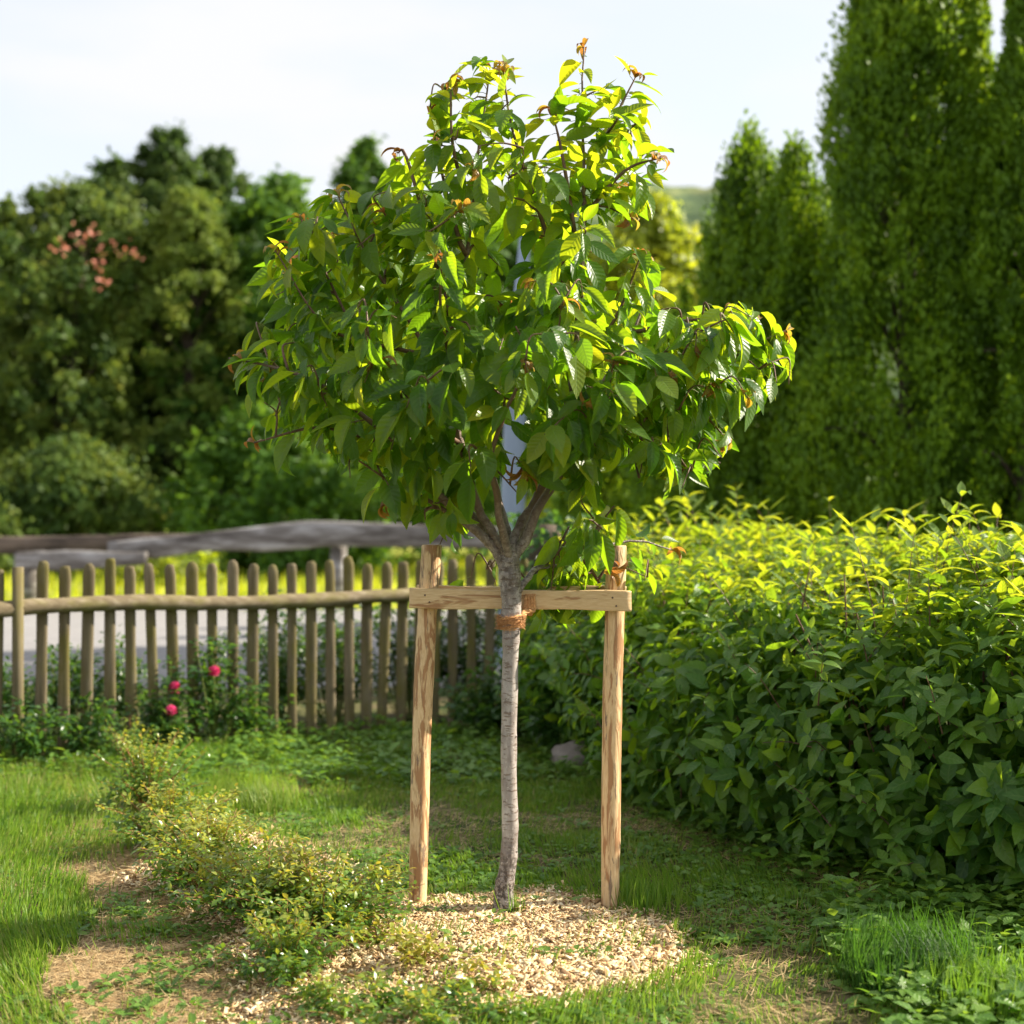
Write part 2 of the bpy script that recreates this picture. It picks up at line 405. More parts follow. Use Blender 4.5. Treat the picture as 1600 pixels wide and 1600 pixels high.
def stakemat(name, scale, seed, grey, brown=0.50):
    """peeled pole: pale sapwood, brown strips of inner bark, grey bark remnants, fine grain"""
    m, nt, b = newmat(name); L = nt.links.new
    tc = nt.nodes.new('ShaderNodeTexCoord')
    def noise(sc, loc, det=5, ro=0.55, dist=0.0):
        mp = nt.nodes.new('ShaderNodeMapping'); mp.inputs['Scale'].default_value = sc; mp.inputs['Location'].default_value = loc
        n = nt.nodes.new('ShaderNodeTexNoise'); n.inputs['Scale'].default_value = 1; n.inputs['Detail'].default_value = det; n.inputs['Roughness'].default_value = ro
        n.inputs['Distortion'].default_value = dist
        L(tc.outputs['Object'], mp.inputs[0]); L(mp.outputs[0], n.inputs['Vector']); return n.outputs['Fac']
    fine = noise(tuple(s * 7 for s in scale), (seed, 0, 0), 3)
    broad = noise(scale, (seed + 2, 5, 0), 5, 0.6, 0.5)
    gr = noise(tuple(s * 0.9 for s in scale), (seed + 9, 1, 4), 6, 0.7, 0.3)
    r = ramp(nt, [(0.3, (0.60, 0.40, 0.20)), (0.7, (0.74, 0.55, 0.32))]); L(fine, r.inputs[0])
    rb = ramp(nt, [(brown, (0, 0, 0)), (brown + 0.06, (1, 1, 1))]); L(broad, rb.inputs[0])
    m1 = nt.nodes.new('ShaderNodeMix'); m1.data_type = 'RGBA'; m1.inputs[7].default_value = (0.36, 0.18, 0.08, 1)
    L(math_n(nt, 'MULTIPLY', rb.outputs[0], 0.9), m1.inputs[0]); L(r.outputs[0], m1.inputs[6])
    rg = ramp(nt, [(grey, (0, 0, 0)), (grey + 0.05, (1, 1, 1))]); L(gr, rg.inputs[0])
    m2 = nt.nodes.new('ShaderNodeMix'); m2.data_type = 'RGBA'; m2.inputs[7].default_value = (0.20, 0.14, 0.10, 1)
    L(math_n(nt, 'MULTIPLY', rg.outputs[0], 0.85), m2.inputs[0]); L(m1.outputs[2], m2.inputs[6])
    L(m2.outputs[2], b.inputs['Base Color']); b.inputs['Roughness'].default_value = 0.6; b.inputs['Specular IOR Level'].default_value = 0.3
    bp = nt.nodes.new('ShaderNodeBump'); bp.inputs['Strength'].default_value = 0.45; bp.inputs['Distance'].default_value = 0.003
    h = math_n(nt, 'ADD', math_n(nt, 'MULTIPLY', fine, 0.5), math_n(nt, 'ADD', rb.outputs[0], rg.outputs[0]))
    L(h, bp.inputs['Height']); L(bp.outputs[0], b.inputs['Normal'])
    return m
M['stake_a'] = stakemat('peeled_stake', (40, 40, 6.5), 0, 0.56, 0.48)
M['stake_b'] = stakemat('peeled_stake_lighter', (38, 38, 5.0), 11, 0.575, 0.49)
M['beam'] = stakemat('sawn_crossbeam', (3.4, 30, 30), 5, 0.64, 0.57)

def cherrybark():
    m, nt, b = newmat('cherry_bark'); L = nt.links.new
    tc = nt.nodes.new('ShaderNodeTexCoord')
    def noise(sc, loc=(0, 0, 0), det=5, ro=0.6):
        mp = nt.nodes.new('ShaderNodeMapping'); mp.inputs['Scale'].default_value = sc; mp.inputs['Location'].default_value = loc
        n = nt.nodes.new('ShaderNodeTexNoise'); n.inputs['Scale'].default_value = 1; n.inputs['Detail'].default_value = det; n.inputs['Roughness'].default_value = ro
        L(tc.outputs['Object'], mp.inputs[0]); L(mp.outputs[0], n.inputs['Vector']); return n.outputs['Fac']
    base = noise((22, 22, 9)); lent = noise((34, 34, 130), (1, 2, 3), 4); spots = noise((150, 150, 120), (5, 5, 5), 4); flak = noise((60, 60, 45), (8, 1, 2), 6, 0.7)
    r = ramp(nt, [(0.3, (0.20, 0.165, 0.145)), (0.5, (0.33, 0.29, 0.265)), (0.72, (0.52, 0.48, 0.44))]); L(base, r.inputs[0])
    rl = ramp(nt, [(0.55, (0, 0, 0)), (0.62, (1, 1, 1))]); L(lent, rl.inputs[0])
    m1 = nt.nodes.new('ShaderNodeMix'); m1.data_type = 'RGBA'; m1.inputs[7].default_value = (0.14, 0.09, 0.06, 1)
    L(math_n(nt, 'MULTIPLY', rl.outputs[0], 0.75), m1.inputs[0]); L(r.outputs[0], m1.inputs[6])
    # rough scaly bark near the foot and around the fork
    sp = nt.nodes.new('ShaderNodeSeparateXYZ'); L(tc.outputs['Object'], sp.inputs[0])
    foot = nt.nodes.new('ShaderNodeMapRange'); foot.inputs[1].default_value = 0.34; foot.inputs[2].default_value = 0.16; L(sp.outputs['Z'], foot.inputs[0])
    top = nt.nodes.new('ShaderNodeMapRange'); top.inputs[1].default_value = 1.05; top.inputs[2].default_value = 1.14; L(sp.outputs['Z'], top.inputs[0])
    ro = math_n(nt, 'MAXIMUM', foot.outputs[0], math_n(nt, 'MULTIPLY', top.outputs[0], 0.55))
    rf = ramp(nt, [(0.47, (1, 1, 1)), (0.55, (0, 0, 0))]); L(flak, rf.inputs[0])
    m2 = nt.nodes.new('ShaderNodeMix'); m2.data_type = 'RGBA'; m2.inputs[7].default_value = (0.065, 0.05, 0.042, 1)
    L(math_n(nt, 'MULTIPLY', rf.outputs[0], ro), m2.inputs[0]); L(m1.outputs[2], m2.inputs[6])
    rs = ramp(nt, [(0.62, (0, 0, 0)), (0.68, (1, 1, 1))]); L(spots, rs.inputs[0])
    m3 = nt.nodes.new('ShaderNodeMix'); m3.data_type = 'RGBA'; m3.inputs[7].default_value = (0.66, 0.62, 0.56, 1)
    L(math_n(nt, 'MULTIPLY', rs.outputs[0], 0.6), m3.inputs[0]); L(m2.outputs[2], m3.inputs[6])
    hi = nt.nodes.new('ShaderNodeMapRange'); hi.inputs[1].default_value = 1.22; hi.inputs[2].default_value = 1.45; L(sp.outputs['Z'], hi.inputs[0])
    m4 = nt.nodes.new('ShaderNodeMix'); m4.data_type = 'RGBA'; m4.inputs[7].default_value = (0.17, 0.105, 0.075, 1)
    L(math_n(nt, 'MULTIPLY', hi.outputs[0], 0.85), m4.inputs[0]); L(m3.outputs[2], m4.inputs[6])
    L(m4.outputs[2], b.inputs['Base Color']); b.inputs['Roughness'].default_value = 0.5; b.inputs['Specular IOR Level'].default_value = 0.45
    bp = nt.nodes.new('ShaderNodeBump'); bp.inputs['Strength'].default_value = 0.7; bp.inputs['Distance'].default_value = 0.004
    h = math_n(nt, 'ADD', math_n(nt, 'MULTIPLY', rl.outputs[0], 0.4), math_n(nt, 'MULTIPLY', flak, math_n(nt, 'MULTIPLY_ADD', ro, 3.0, 0.6)))
    L(h, bp.inputs['Height']); L(bp.outputs[0], b.inputs['Normal'])
    return m
M['cherrybark'] = cherrybark()

# ------------------------------------------------------------------ ground
CHIP_POLY = [(500, 1470), (560, 1440), (620, 1428), (660, 1418), (700, 1412), (760, 1404), (830, 1398), (900, 1402), (950, 1418), (990, 1440), (1025, 1462), (1055, 1495), (1035, 1535), (960, 1570),
             (820, 1590), (700, 1590), (560, 1625), (380, 1640), (350, 1600), (400, 1540), (330, 1450), (240, 1390), (220, 1310), (280, 1275), (360, 1290), (450, 1325), (520, 1365), (560, 1400), (545, 1430), (480, 1450)]
STRAW_POLY = [(60, 1310), (200, 1268), (300, 1275), (260, 1400), (400, 1470), (480, 1560), (480, 1680), (180, 1700), (150, 1590), (70, 1560), (60, 1500), (150, 1490), (150, 1420), (80, 1370)]
CHIP_W = np.array([G(*p) for p in CHIP_POLY]); STRAW_W = np.array([G(*p) for p in STRAW_POLY])

def warp(x, y, a=0.16, s=4.0):
    return x + a * (fbm(x * s, y * s, 3) - 0.5) * 2, y + a * (fbm(x * s, y * s, 9) - 0.5) * 2

def chip_m(x, y):
    a, b = warp(x, y); return inpoly(a, b, CHIP_W)
def straw_m(x, y):
    a, b = warp(x, y, 0.22, 2.5); return inpoly(a, b, STRAW_W)

def hgt(x, y):
    near = np.exp(-((x / 7) ** 2 + ((y - 6) / 6) ** 2))
    h = near * (0.05 * (fbm(x * 1.3, y * 1.3, 21) - 0.5) + 0.018 * (fbm(x * 9, y * 9, 22) - 0.5))
    r = np.sqrt(((x + 0.0) / 0.62) ** 2 + ((y - 4.72) / 0.60) ** 2)
    h = h + 0.048 * np.clip(1 - r ** 2, 0, 1)
    bed = np.exp(-(((x + 1.0) + (y - 5.4) * 0.75) / 0.33) ** 2) * ((y > 3.0) & (y < 8.0)) * np.clip(1 - np.abs(y - 5.5) / 2.4, 0, 1)
    return h + 0.05 * bed

def axis(lo, hi, step, far, g=1.22):
    c = list(np.arange(lo, hi, step)); s = step; a = lo; left = []
    while a > -far: s *= g; a -= s; left.append(a)
    s = step; b = c[-1]; right = []
    while b < far: s *= g; b += s; right.append(b)
    return np.array(left[::-1] + c + right)
gx = axis(-3.6, 3.6, 0.035, 900); gy = axis(2.8, 10.5, 0.035, 900)
GX, GY = np.meshgrid(gx, gy); fx, fy = GX.ravel(), GY.ravel()
fz = hgt(fx, fy)
nx, ny = len(gx), len(gy)
ii = (np.arange(ny - 1) * nx)[:, None]; jj = np.arange(nx - 1)[None]
GQ = np.stack([ii + jj, ii + jj + 1, ii + nx + jj + 1, ii + nx + jj], -1).reshape(-1, 4)
cm = chip_m(fx, fy).astype(float); sm = straw_m(fx, fy).astype(float)

def groundmat():
    m, nt, b = newmat('garden_soil_and_turf'); L = nt.links.new
    g = nt.nodes.new('ShaderNodeNewGeometry')
    def noise(s, d=5):
        n = nt.nodes.new('ShaderNodeTexNoise'); n.inputs['Scale'].default_value = s; n.inputs['Detail'].default_value = d; L(g.outputs['Position'], n.inputs['Vector']); return n.outputs['Fac']
    n1 = noise(3.0); n2 = noise(40); n3 = noise(0.25)
    turf = ramp(nt, [(0.35, (0.035, 0.06, 0.015)), (0.48, (0.085, 0.085, 0.03)), (0.72, (0.14, 0.105, 0.06))]); L(n1, turf.inputs[0])
    field = ramp(nt, [(0.35, (0.22, 0.26, 0.03)), (0.65, (0.36, 0.36, 0.06))]); L(n3, field.inputs[0])
    sp = nt.nodes.new('ShaderNodeSeparateXYZ'); L(g.outputs['Position'], sp.inputs[0])
    far = nt.nodes.new('ShaderNodeMapRange'); far.inputs[1].default_value = 19; far.inputs[2].default_value = 21; L(sp.outputs['Y'], far.inputs[0])
    def mix(f, a, c):
        x = nt.nodes.new('ShaderNodeMix'); x.data_type = 'RGBA'; L(f, x.inputs[0]); L(a, x.inputs[6])
        if isinstance(c, tuple): x.inputs[7].default_value = (*c, 1)
        else: L(c, x.inputs[7])
        return x.outputs[2]
    c = mix(far.outputs[0], turf.outputs[0], field.outputs[0])
    a1 = nt.nodes.new('ShaderNodeAttribute'); a1.attribute_name = 'straw'; a2 = nt.nodes.new('ShaderNodeAttribute'); a2.attribute_name = 'chips'
    st = ramp(nt, [(0.3, (0.20, 0.13, 0.065)), (0.7, (0.42, 0.30, 0.16))]); L(n2, st.inputs[0])
    ch = ramp(nt, [(0.3, (0.30, 0.20, 0.11)), (0.7, (0.56, 0.43, 0.27))]); L(n2, ch.inputs[0])
    c = mix(a1.outputs['Fac'], c, st.outputs[0]); c = mix(a2.outputs['Fac'], c, ch.outputs[0])
    L(c, b.inputs['Base Color']); b.inputs['Roughness'].default_value = 0.95; b.inputs['Specular IOR Level'].default_value = 0.15
    bp = nt.nodes.new('ShaderNodeBump'); bp.inputs['Strength'].default_value = 0.6; bp.inputs['Distance'].default_value = 0.02; L(n2, bp.inputs['Height']); L(bp.outputs[0], b.inputs['Normal'])
    return m
ground = mesh_obj('ground', np.stack([fx, fy, fz], 1), GQ, groundmat(), attrs={'chips': cm, 'straw': sm})
tag(ground, kind='structure')

# road: a strip across the view behind the fence
rv = np.array([[-300, 11.6, 0.03], [300, 11.6, 0.03], [300, 20.4, 0.03], [-300, 20.4, 0.03], [-300, 11.5, -0.12], [300, 11.5, -0.12], [300, 20.5, -0.12], [-300, 20.5, -0.12]])
road = mesh_obj('road', rv, np.array([[0, 1, 2, 3], [4, 5, 1, 0], [3, 2, 6, 7]]), M['road'], smooth=False); tag(road, kind='structure')

# hills behind
hx = np.linspace(-420, 420, 260); hy = np.linspace(260, 560, 60)
HX, HY = np.meshgrid(hx, hy)
t = np.clip((HY - 260) / 150, 0, 1); ridge = np.interp(HX, [-140, -60, 20], [66, 88, 97]) + 7 * (fbm(HX / 60 + 5, HX * 0, 31) - 0.5) * 2
HZ = ridge * (t * t * (3 - 2 * t)) + 7.0 * (fbm(HX / 8, HY / 8, 33, 3) - 0.5) - 2
hm = noisemat('wooded_hillside', [(0.38, (0.04, 0.075, 0.035)), (0.5, (0.08, 0.125, 0.045)), (0.62, (0.19, 0.215, 0.075))], scale=(0.045, 0.045, 0.12), detail=8, rough=0.95, bump=0.5, bdist=3)
i = (np.arange(59) * 260)[:, None]; j = np.arange(259)[None]
hills = mesh_obj('hills', np.stack([HX.ravel(), HY.ravel(), HZ.ravel()], 1), np.stack([i + j, i + j + 1, i + 260 + j + 1, i + 260 + j], -1).reshape(-1, 4), hm)
tag(hills, kind='structure')

# ------------------------------------------------------------------ far trees
def clump_tree(name, label, cx, cy, h, rx, mat, n_clump, n_leaf, leaf, shape='round', group=None, base=0.0, cat='tree', ry=None, trunk_r=0.18, seed=1, flowers=None, cr=0.16, droop=0.2, tall=1.0, stretch=1.0, squash=1.0):
    rng = np.random.default_rng(seed)
    ry = ry or rx
    root = empty(name, (cx, cy, 0), label, cat, group)
    # clump centres through the crown, denser towards its surface
    hh = rng.random(n_clump) ** 0.85
    if shape == 'round': prof = np.sqrt(np.clip(1 - (2 * hh - 1) ** 2, 0, 1)) * 0.75 + 0.25 * (1 - hh)
    elif shape == 'thuja': prof = np.clip((1 - hh) * 1.12, 0, 1) * (0.86 + 0.14 * np.minimum(hh * 10, 1)) + 0.015
    elif shape == 'cone': prof = (1 - hh) ** 0.75 * (0.8 + 0.2 * np.minimum(hh * 8, 1)) + 0.03
    elif shape == 'fir': prof = ((1 - hh) * 1.15 + 0.05) * (0.50 + 0.62 * ((hh * 11 + 0.3 * rng.random(n_clump)) % 1 < 0.55)) * rng.uniform(0.7, 1.15, n_clump)
    elif shape == 'pine': hh = np.sort(rng.random(n_clump) ** 0.8); prof = (1 - hh) ** 0.8 * rng.uniform(0.55, 1.35, n_clump) + 0.10
    elif shape == 'column': prof = np.where(hh < 0.45, 1.0, np.clip(1 - ((hh - 0.45) / 0.57) ** 1.6, 0.02, 1))
    else: prof = (1 - hh ** 2.5) * 0.9 + 0.1
    th = rng.random(n_clump) * 2 * math.pi
    lob = 1 + rng.normal(size=n_clump) * .10 + 0.20 * np.sin(th * 3 + hh * 6 + seed) + 0.10 * np.sin(th * 7 + hh * 11)
    rr = rng.random(n_clump) ** 0.35
    C = np.stack([cx + np.cos(th) * rx * prof * rr * lob, cy + np.sin(th) * ry * prof * rr * lob, base + (h - base) * (0.03 + 0.95 * hh)], 1)
    R = cr * rx * (0.5 + 1.0 * rng.random(n_clump)) * (0.5 + 0.5 * np.minimum(prof, 1))
    idx = rng.integers(0, n_clump, n_leaf)
    u = rdir(n_leaf, rng); rad = np.abs(rng.normal(size=n_leaf)) * 0.62
    if shape == 'thuja' or shape == 'cone': rad = np.minimum(rad, 1.1)
    off = u * (R[idx] * rad)[:, None]; off[:, 2] *= stretch
    Pp = C[idx] + off
    axis_ = np.stack([Pp[:, 0] - cx, Pp[:, 1] - cy, np.zeros(n_leaf)], 1)
    outw = nrm(axis_ + 1e-6)
    Nn = nrm(outw * 0.5 + u * 0.6 + np.array([0, 0, 0.45]) + rdir(n_leaf, rng) * 0.5)
    if stretch > 1: Dd = nrm(np.array([0, 0, 1.0]) + outw * 0.5 + rdir(n_leaf, rng) * 0.5)
    else: Dd = nrm(outw * 0.5 + rdir(n_leaf, rng) * 0.9 + np.array([0, 0, -droop]))
    Ls = leaf * (0.6 + 0.8 * rng.random(n_leaf))
    cl = rng.random(n_clump)[idx] * 0.65 + rng.random(n_leaf) * 0.35
    leaf_obj('crown', leaves(Pp, Dd, Nn, Ls, Ls * 0.55, 0.5, 0.2, nv=3, prof='ovate', rnd=cl, nu=2), mat, root, smooth=False)
    tb = MB()
    k = np.linspace(0, 1, 9)
    tp = np.stack([cx + 0.04 * rx * np.sin(k * 5 + seed), cy + 0 * k, k * h * 0.88 - 0.05], 1)
    tb.tube(tp, trunk_r * (1 - 0.85 * k) + 0.015, 9, 0.06, rng=rng)
    sel = rng.choice(n_clump, min(n_clump, 46), replace=False)
    for s in sel:
        c = C[s]; z0 = max(0.15 * h, min(c[2] * 0.8, h * 0.8)); p0 = np.array([cx, cy, z0])
        mid = (p0 + c) / 2 + np.array([0, 0, 0.06 * h * rng.random()])
        tb.tube(catmull([p0, mid, c], 3), np.linspace(trunk_r * 0.3, 0.012, 7), 5, cap=False)
    tb.build('trunk', M['darkbark'], root)
    if flowers:
        fm, pts = flowers
        for p in pts:
            n = 9; q = p + rng.normal(size=(n, 3)) * np.array([0.17, 0.12, 0.10]) 
            leaf_obj('flower_cluster', leaves(q, rdir(n, rng), nrm(rdir(n, rng) + np.array([0, -1, .5])), 0.12, 0.10, 0.5, 0.2, nv=3, prof='round'), M[fm], root)
    return root

def at(px, d): return (px - 800) / F * d
def topz(py, d): return CAMZ - (py - 800) / F * d
T = clump_tree
gt = "trees beyond the road"
fl = [P(x, y, 35.6) for x, y in [(135, 358), (102, 388), (150, 412), (170, 386), (197, 392), (158, 444), (120, 372)]]
T('flowering_tree', 'large dark olive tree with a few salmon flower clusters, at left edge beyond the road', at(120, 40), 40, topz(285, 40), 3.9, M['olive'], 420, 70000, 0.2, 'round', gt, base=0.3, seed=3, flowers=('petal_salmon', fl), cr=0.12, trunk_r=0.25)
T('spruce_tree', 'dark needled tree at far left, behind the salmon-flowered tree', at(5, 45), 45, topz(325, 45), 4.6, M['needle'], 460, 46000, 0.22, 'cone', gt, base=0.1, seed=4, cr=0.12)
T('pine_tree', 'tallest dark tree with several spiky tops, behind left trees', at(262, 44), 44, topz(196, 44), 6.2, M['needle'], 620, 70000, 0.2, 'fir', gt, base=0.2, seed=5, cr=0.06)
T('pine_tree', 'thin dark spiky treetop just right of the tallest pine', at(338, 46), 46, topz(226, 46), 5.4, M['needle'], 480, 48000, 0.2, 'fir', gt, base=0.4, seed=51, cr=0.065)
T('pine_tree', 'dark spiky treetop left of the tallest pine, above the salmon flowers', at(180, 46), 46, topz(244, 46), 5.6, M['needle'], 480, 48000, 0.2, 'fir', gt, base=0.4, seed=52, cr=0.065)
T('larch_tree', 'feathery yellow-green conifer in front of the dark pines, left of the cherry tree', at(295, 39), 39, topz(290, 39), 2.7, M['conifer'], 420, 56000, 0.17, 'dome', gt, base=0.3, seed=6, cr=0.12)
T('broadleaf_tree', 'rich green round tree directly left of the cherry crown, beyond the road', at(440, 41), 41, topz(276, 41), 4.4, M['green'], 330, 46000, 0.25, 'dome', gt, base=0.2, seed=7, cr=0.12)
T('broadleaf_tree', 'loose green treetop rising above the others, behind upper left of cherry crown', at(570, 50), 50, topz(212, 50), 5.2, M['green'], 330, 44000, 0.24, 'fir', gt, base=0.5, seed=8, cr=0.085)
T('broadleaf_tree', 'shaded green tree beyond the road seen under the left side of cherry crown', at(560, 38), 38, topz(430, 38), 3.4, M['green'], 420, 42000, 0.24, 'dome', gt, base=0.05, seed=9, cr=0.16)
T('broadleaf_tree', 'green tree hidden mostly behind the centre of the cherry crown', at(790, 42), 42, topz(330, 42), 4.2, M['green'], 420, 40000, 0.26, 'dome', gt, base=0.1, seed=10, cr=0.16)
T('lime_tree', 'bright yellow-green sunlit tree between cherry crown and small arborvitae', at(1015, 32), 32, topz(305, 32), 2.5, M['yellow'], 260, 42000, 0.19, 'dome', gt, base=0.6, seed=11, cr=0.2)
T('dark_shrub', 'low dark green shrub at foot of trees beyond the road, under left cherry branches', at(420, 33), 33, topz(640, 33), 2.4, M['green'], 260, 26000, 0.2, 'dome', gt, base=0.0, cat='shrub', seed=12, cr=0.2, trunk_r=0.08)
T('olive_shrub', 'low olive shrub at far left behind the grey rail', at(110, 34), 34, topz(700, 34), 2.8, M['olive'], 240, 24000, 0.2, 'dome', gt, base=0.0, cat='shrub', seed=13, cr=0.2, trunk_r=0.08)
T('golden_bush', 'bright yellow round bush seen through picket tops under the grey rail', at(265, 28), 28, topz(858, 28), 1.0, M['yellow'], 120, 12000, 0.12, 'dome', None, base=0.0, cat='bush', seed=14, cr=0.25, trunk_r=0.05)

# arborvitae row on the right
ga = "arborvitae on the right"
def thuja(px, d, top_px, halfw, label, seed, nl):
    T('arborvitae', label, at(px, d), d, topz(top_px, d), halfw, M['thuja'], int(nl / 130), int(nl * 1.5), 0.068, 'thuja' if top_px < 0 else 'cone', ga, base=0.0, seed=seed, cr=0.185, stretch=2.6, trunk_r=0.11)
thuja(1168, 15.5, 222, 1.25, 'slim small arborvitae with pointed top, left-hand of the two small ones', 21, 46000)
thuja(1240, 15.0, 240, 1.15, 'small arborvitae touching the left side of the giant one', 22, 46000)
thuja(1060, 17.0, 500, 0.95, 'lowest dark arborvitae, half hidden behind right cherry branches', 23, 40000)
thuja(950, 18.0, 600, 1.0, 'dark low conifer behind the right stake, below the cherry crown', 24, 34000)
thuja(1412, 14.0, -460, 1.22, 'giant arborvitae rising past the top of the photo, its left edge against the sky', 25, 120000)
thuja(1524, 13.6, -40, 0.66, 'middle tall arborvitae with slit of sky on its left near the top', 26, 64000)
thuja(1606, 13.2, -160, 0.72, 'tall arborvitae whose pointed top stands just inside the right edge of the photo', 27, 64000)
thuja(1720, 12.6, -160, 0.9, 'arborvitae mostly cut off by the right edge of the photo', 28, 30000)

# ------------------------------------------------------------------ lamp pole behind the tree
pole = MB()
d = 13.0
pole.tube([P(795, 800 + CAMZ * F / d, d) - [0, 0, .05], P(802, 760, d), P(806, 600, d), P(820, 372, d)], [0.115, 0.11, 0.095, 0.05], 14)
pole.tube([P(795, 800 + CAMZ * F / d, d) - [0, 0, .05], P(796, 800 + CAMZ * F / d, d) + [0, 0, .25]], [0.13, 0.13], 14)
po = pole.build('metal_pole', M['metal']); tag(po, 'tall pale blue-grey tapering metal pole glimpsed through the cherry leaves', 'pole')

# ------------------------------------------------------------------ rail fence across the road
rf = empty('rail_fence', P(300, 960, 20.8) * [1, 1, 0], 'rough weathered grey plank rail fence on far side of the road', 'fence')
def plank(name, top, bot, d, thick, mat, seed):
    """rough sawn slab: top and bottom edges as pixel polylines"""
    rng = np.random.default_rng(seed)
    xs = np.linspace(top[0][0], top[-1][0], 40)
    ty = np.interp(xs, *zip(*top)) + np.cumsum(rng.normal(size=40)) * 0.35; by = np.interp(xs, *zip(*bot)) + np.cumsum(rng.normal(size=40)) * 0.35
    V = []
    for x, a, b in zip(xs, ty, by):
        p, q = P(x, a, d), P(x, b, d); m = (p + q) / 2; hh = (p - q) / 2
        for k in range(10):
            an = k / 10 * 2 * math.pi
            c, s = math.cos(an), math.sin(an)
            V.append(m + hh * np.sign(s) * abs(s) ** 0.6 + np.array([0, thick / 2 * np.sign(c) * abs(c) ** 0.5, 0]))
    V = np.array(V); i = (np.arange(39) * 10)[:, None]; j = np.arange(10)[None]
    Q = np.stack([i + j, i + (j + 1) % 10, i + 10 + (j + 1) % 10, i + 10 + j], -1).reshape(-1, 4)
    n = len(V); V = np.concatenate([V, [V[:10].mean(0)], [V[-10:].mean(0)]])
    Tt = [[n, (k + 1) % 10, k] for k in range(10)] + [[n + 1, 390 + k, 390 + (k + 1) % 10] for k in range(10)]
    return mesh_obj(name, V, [Q, np.array(Tt)], mat, rf)
DR = 20.8
plank('rail', [(-60, 838), (100, 836), (240, 834), (330, 832)], [(-60, 868), (60, 868), (180, 862), (330, 850)], DR + 0.1, 0.12, M['brownwood'], 1)
plank('rail', [(170, 846), (260, 838), (400, 822), (480, 812), (560, 815), (700, 820), (900, 826)], [(170, 876), (240, 874), (330, 860), (420, 862), (520, 852), (700, 856), (900, 860)], DR - 0.05, 0.14, M['greywood'], 2)
plank('rail', [(24, 862), (120, 860), (230, 862)], [(24, 890), (100, 892), (230, 884)], DR - 0.2, 0.1, M['greywood'], 3)
for x in (45, 528, 880):
    b = MB(); g0 = 800 + CAMZ * F / DR
    b.tube([P(x, g0 + 4, DR + 0.16), P(x + 1, 845, DR + 0.16)], [0.13, 0.12], 10, 0.05, rng=RNG)
    b.build('post', M['greywood'], rf)

# ------------------------------------------------------------------ picket fence
pf = empty('picket_fence', (-1.8, 8.8, 0), 'low mossy brown picket fence with rounded tops along the garden side of the road', 'fence')
def fence_d(px): return 8.02 + (px - 0) / 640 * 1.30
rng = np.random.default_rng(12)
def picket(px, w, topy, botz, d, mat, lean):
    x = at(px, d); zt = topz(topy, d); n = 9
    out = []
    hw = w / 2
    zs = [botz, 0.3, 0.6, zt - 0.07, zt - 0.045, zt - 0.02, zt - 0.006, zt]
    bl = rng.uniform(.0, .35); ws = [hw * 0.96, hw * (1 + rng.normal() * .07), hw * (1 + rng.normal() * .07), hw, hw * 0.97, hw * (0.80 + .3 * bl), hw * (0.50 + bl), hw * (0.16 + .9 * bl)]
    V = []
    for z, a in zip(zs, ws):
        sx = x + lean * (z - 0.6) + rng.normal() * 0.0015
        ty = 0.011 if a > hw * 0.5 else 0.008
        for (cx_, cy_) in ((-1, 0), (-0.8, -1), (0.8, -1), (1, 0), (0.8, 1), (-0.8, 1)):
            V.append([sx + cx_ * a, d + cy_ * ty, z])
    V = np.array(V); i = (np.arange(len(zs) - 1) * 6)[:, None]; j = np.arange(6)[None]
    Q = np.stack([i + j, i + (j + 1) % 6, i + 6 + (j + 1) % 6, i + 6 + j], -1).reshape(-1, 4)
    return mesh_obj('picket', V, Q, mat, pf, smooth=False)
pxs = [-40, -4, 65, 100, 137, 172, 204, 237, 269, 301, 332, 364, 395, 426, 456, 486, 516, 545, 573, 601, 628, 655, 681, 707, 736, 765, 792, 819]
tops = {65: 876, 100: 884, 137: 880, 172: 872, 204: 884, 237: 880}
for q in pxs:
    d = fence_d(q)
    picket(q, 0.066 + rng.normal() * 0.004, tops.get(q, 884 - q * 0.016 + rng.normal() * 3), -0.05, d, M['picket'], rng.normal() * 0.018)
# half-round rail in front of the pickets
for z0, z1, r in ((0.865, 0.862, 0.046),):
    b = MB(); pts = []
    for k in np.linspace(-90, 850, 34):
        d = fence_d(k) - 0.012 - r * 0.55
        pts.append([at(k, d), d, z0 + (z1 - z0) * (k + 90) / 940 + 0.012 * math.sin(k / 90) + rng.normal() * 0.002])
    b.tube(pts, [r * (1 + 0.05 * math.sin(k * 0.7)) for k in range(34)], 10, 0.03, rng=rng, flat=1.0)
    b.build('rail', M['rail'], pf)
for q in (28, 819):
    b = MB(); d = fence_d(q) + (-0.06 if q == 28 else 0.07)
    b.tube([[at(q, d), d, -0.1], [at(q, d), d, 0.6], [at(q, d), d, topz(886, d) if q == 28 else 1.0]], [0.034, 0.033, 0.032], 8, 0.03, rng=rng)
    b.build('post', M['picket'], pf)

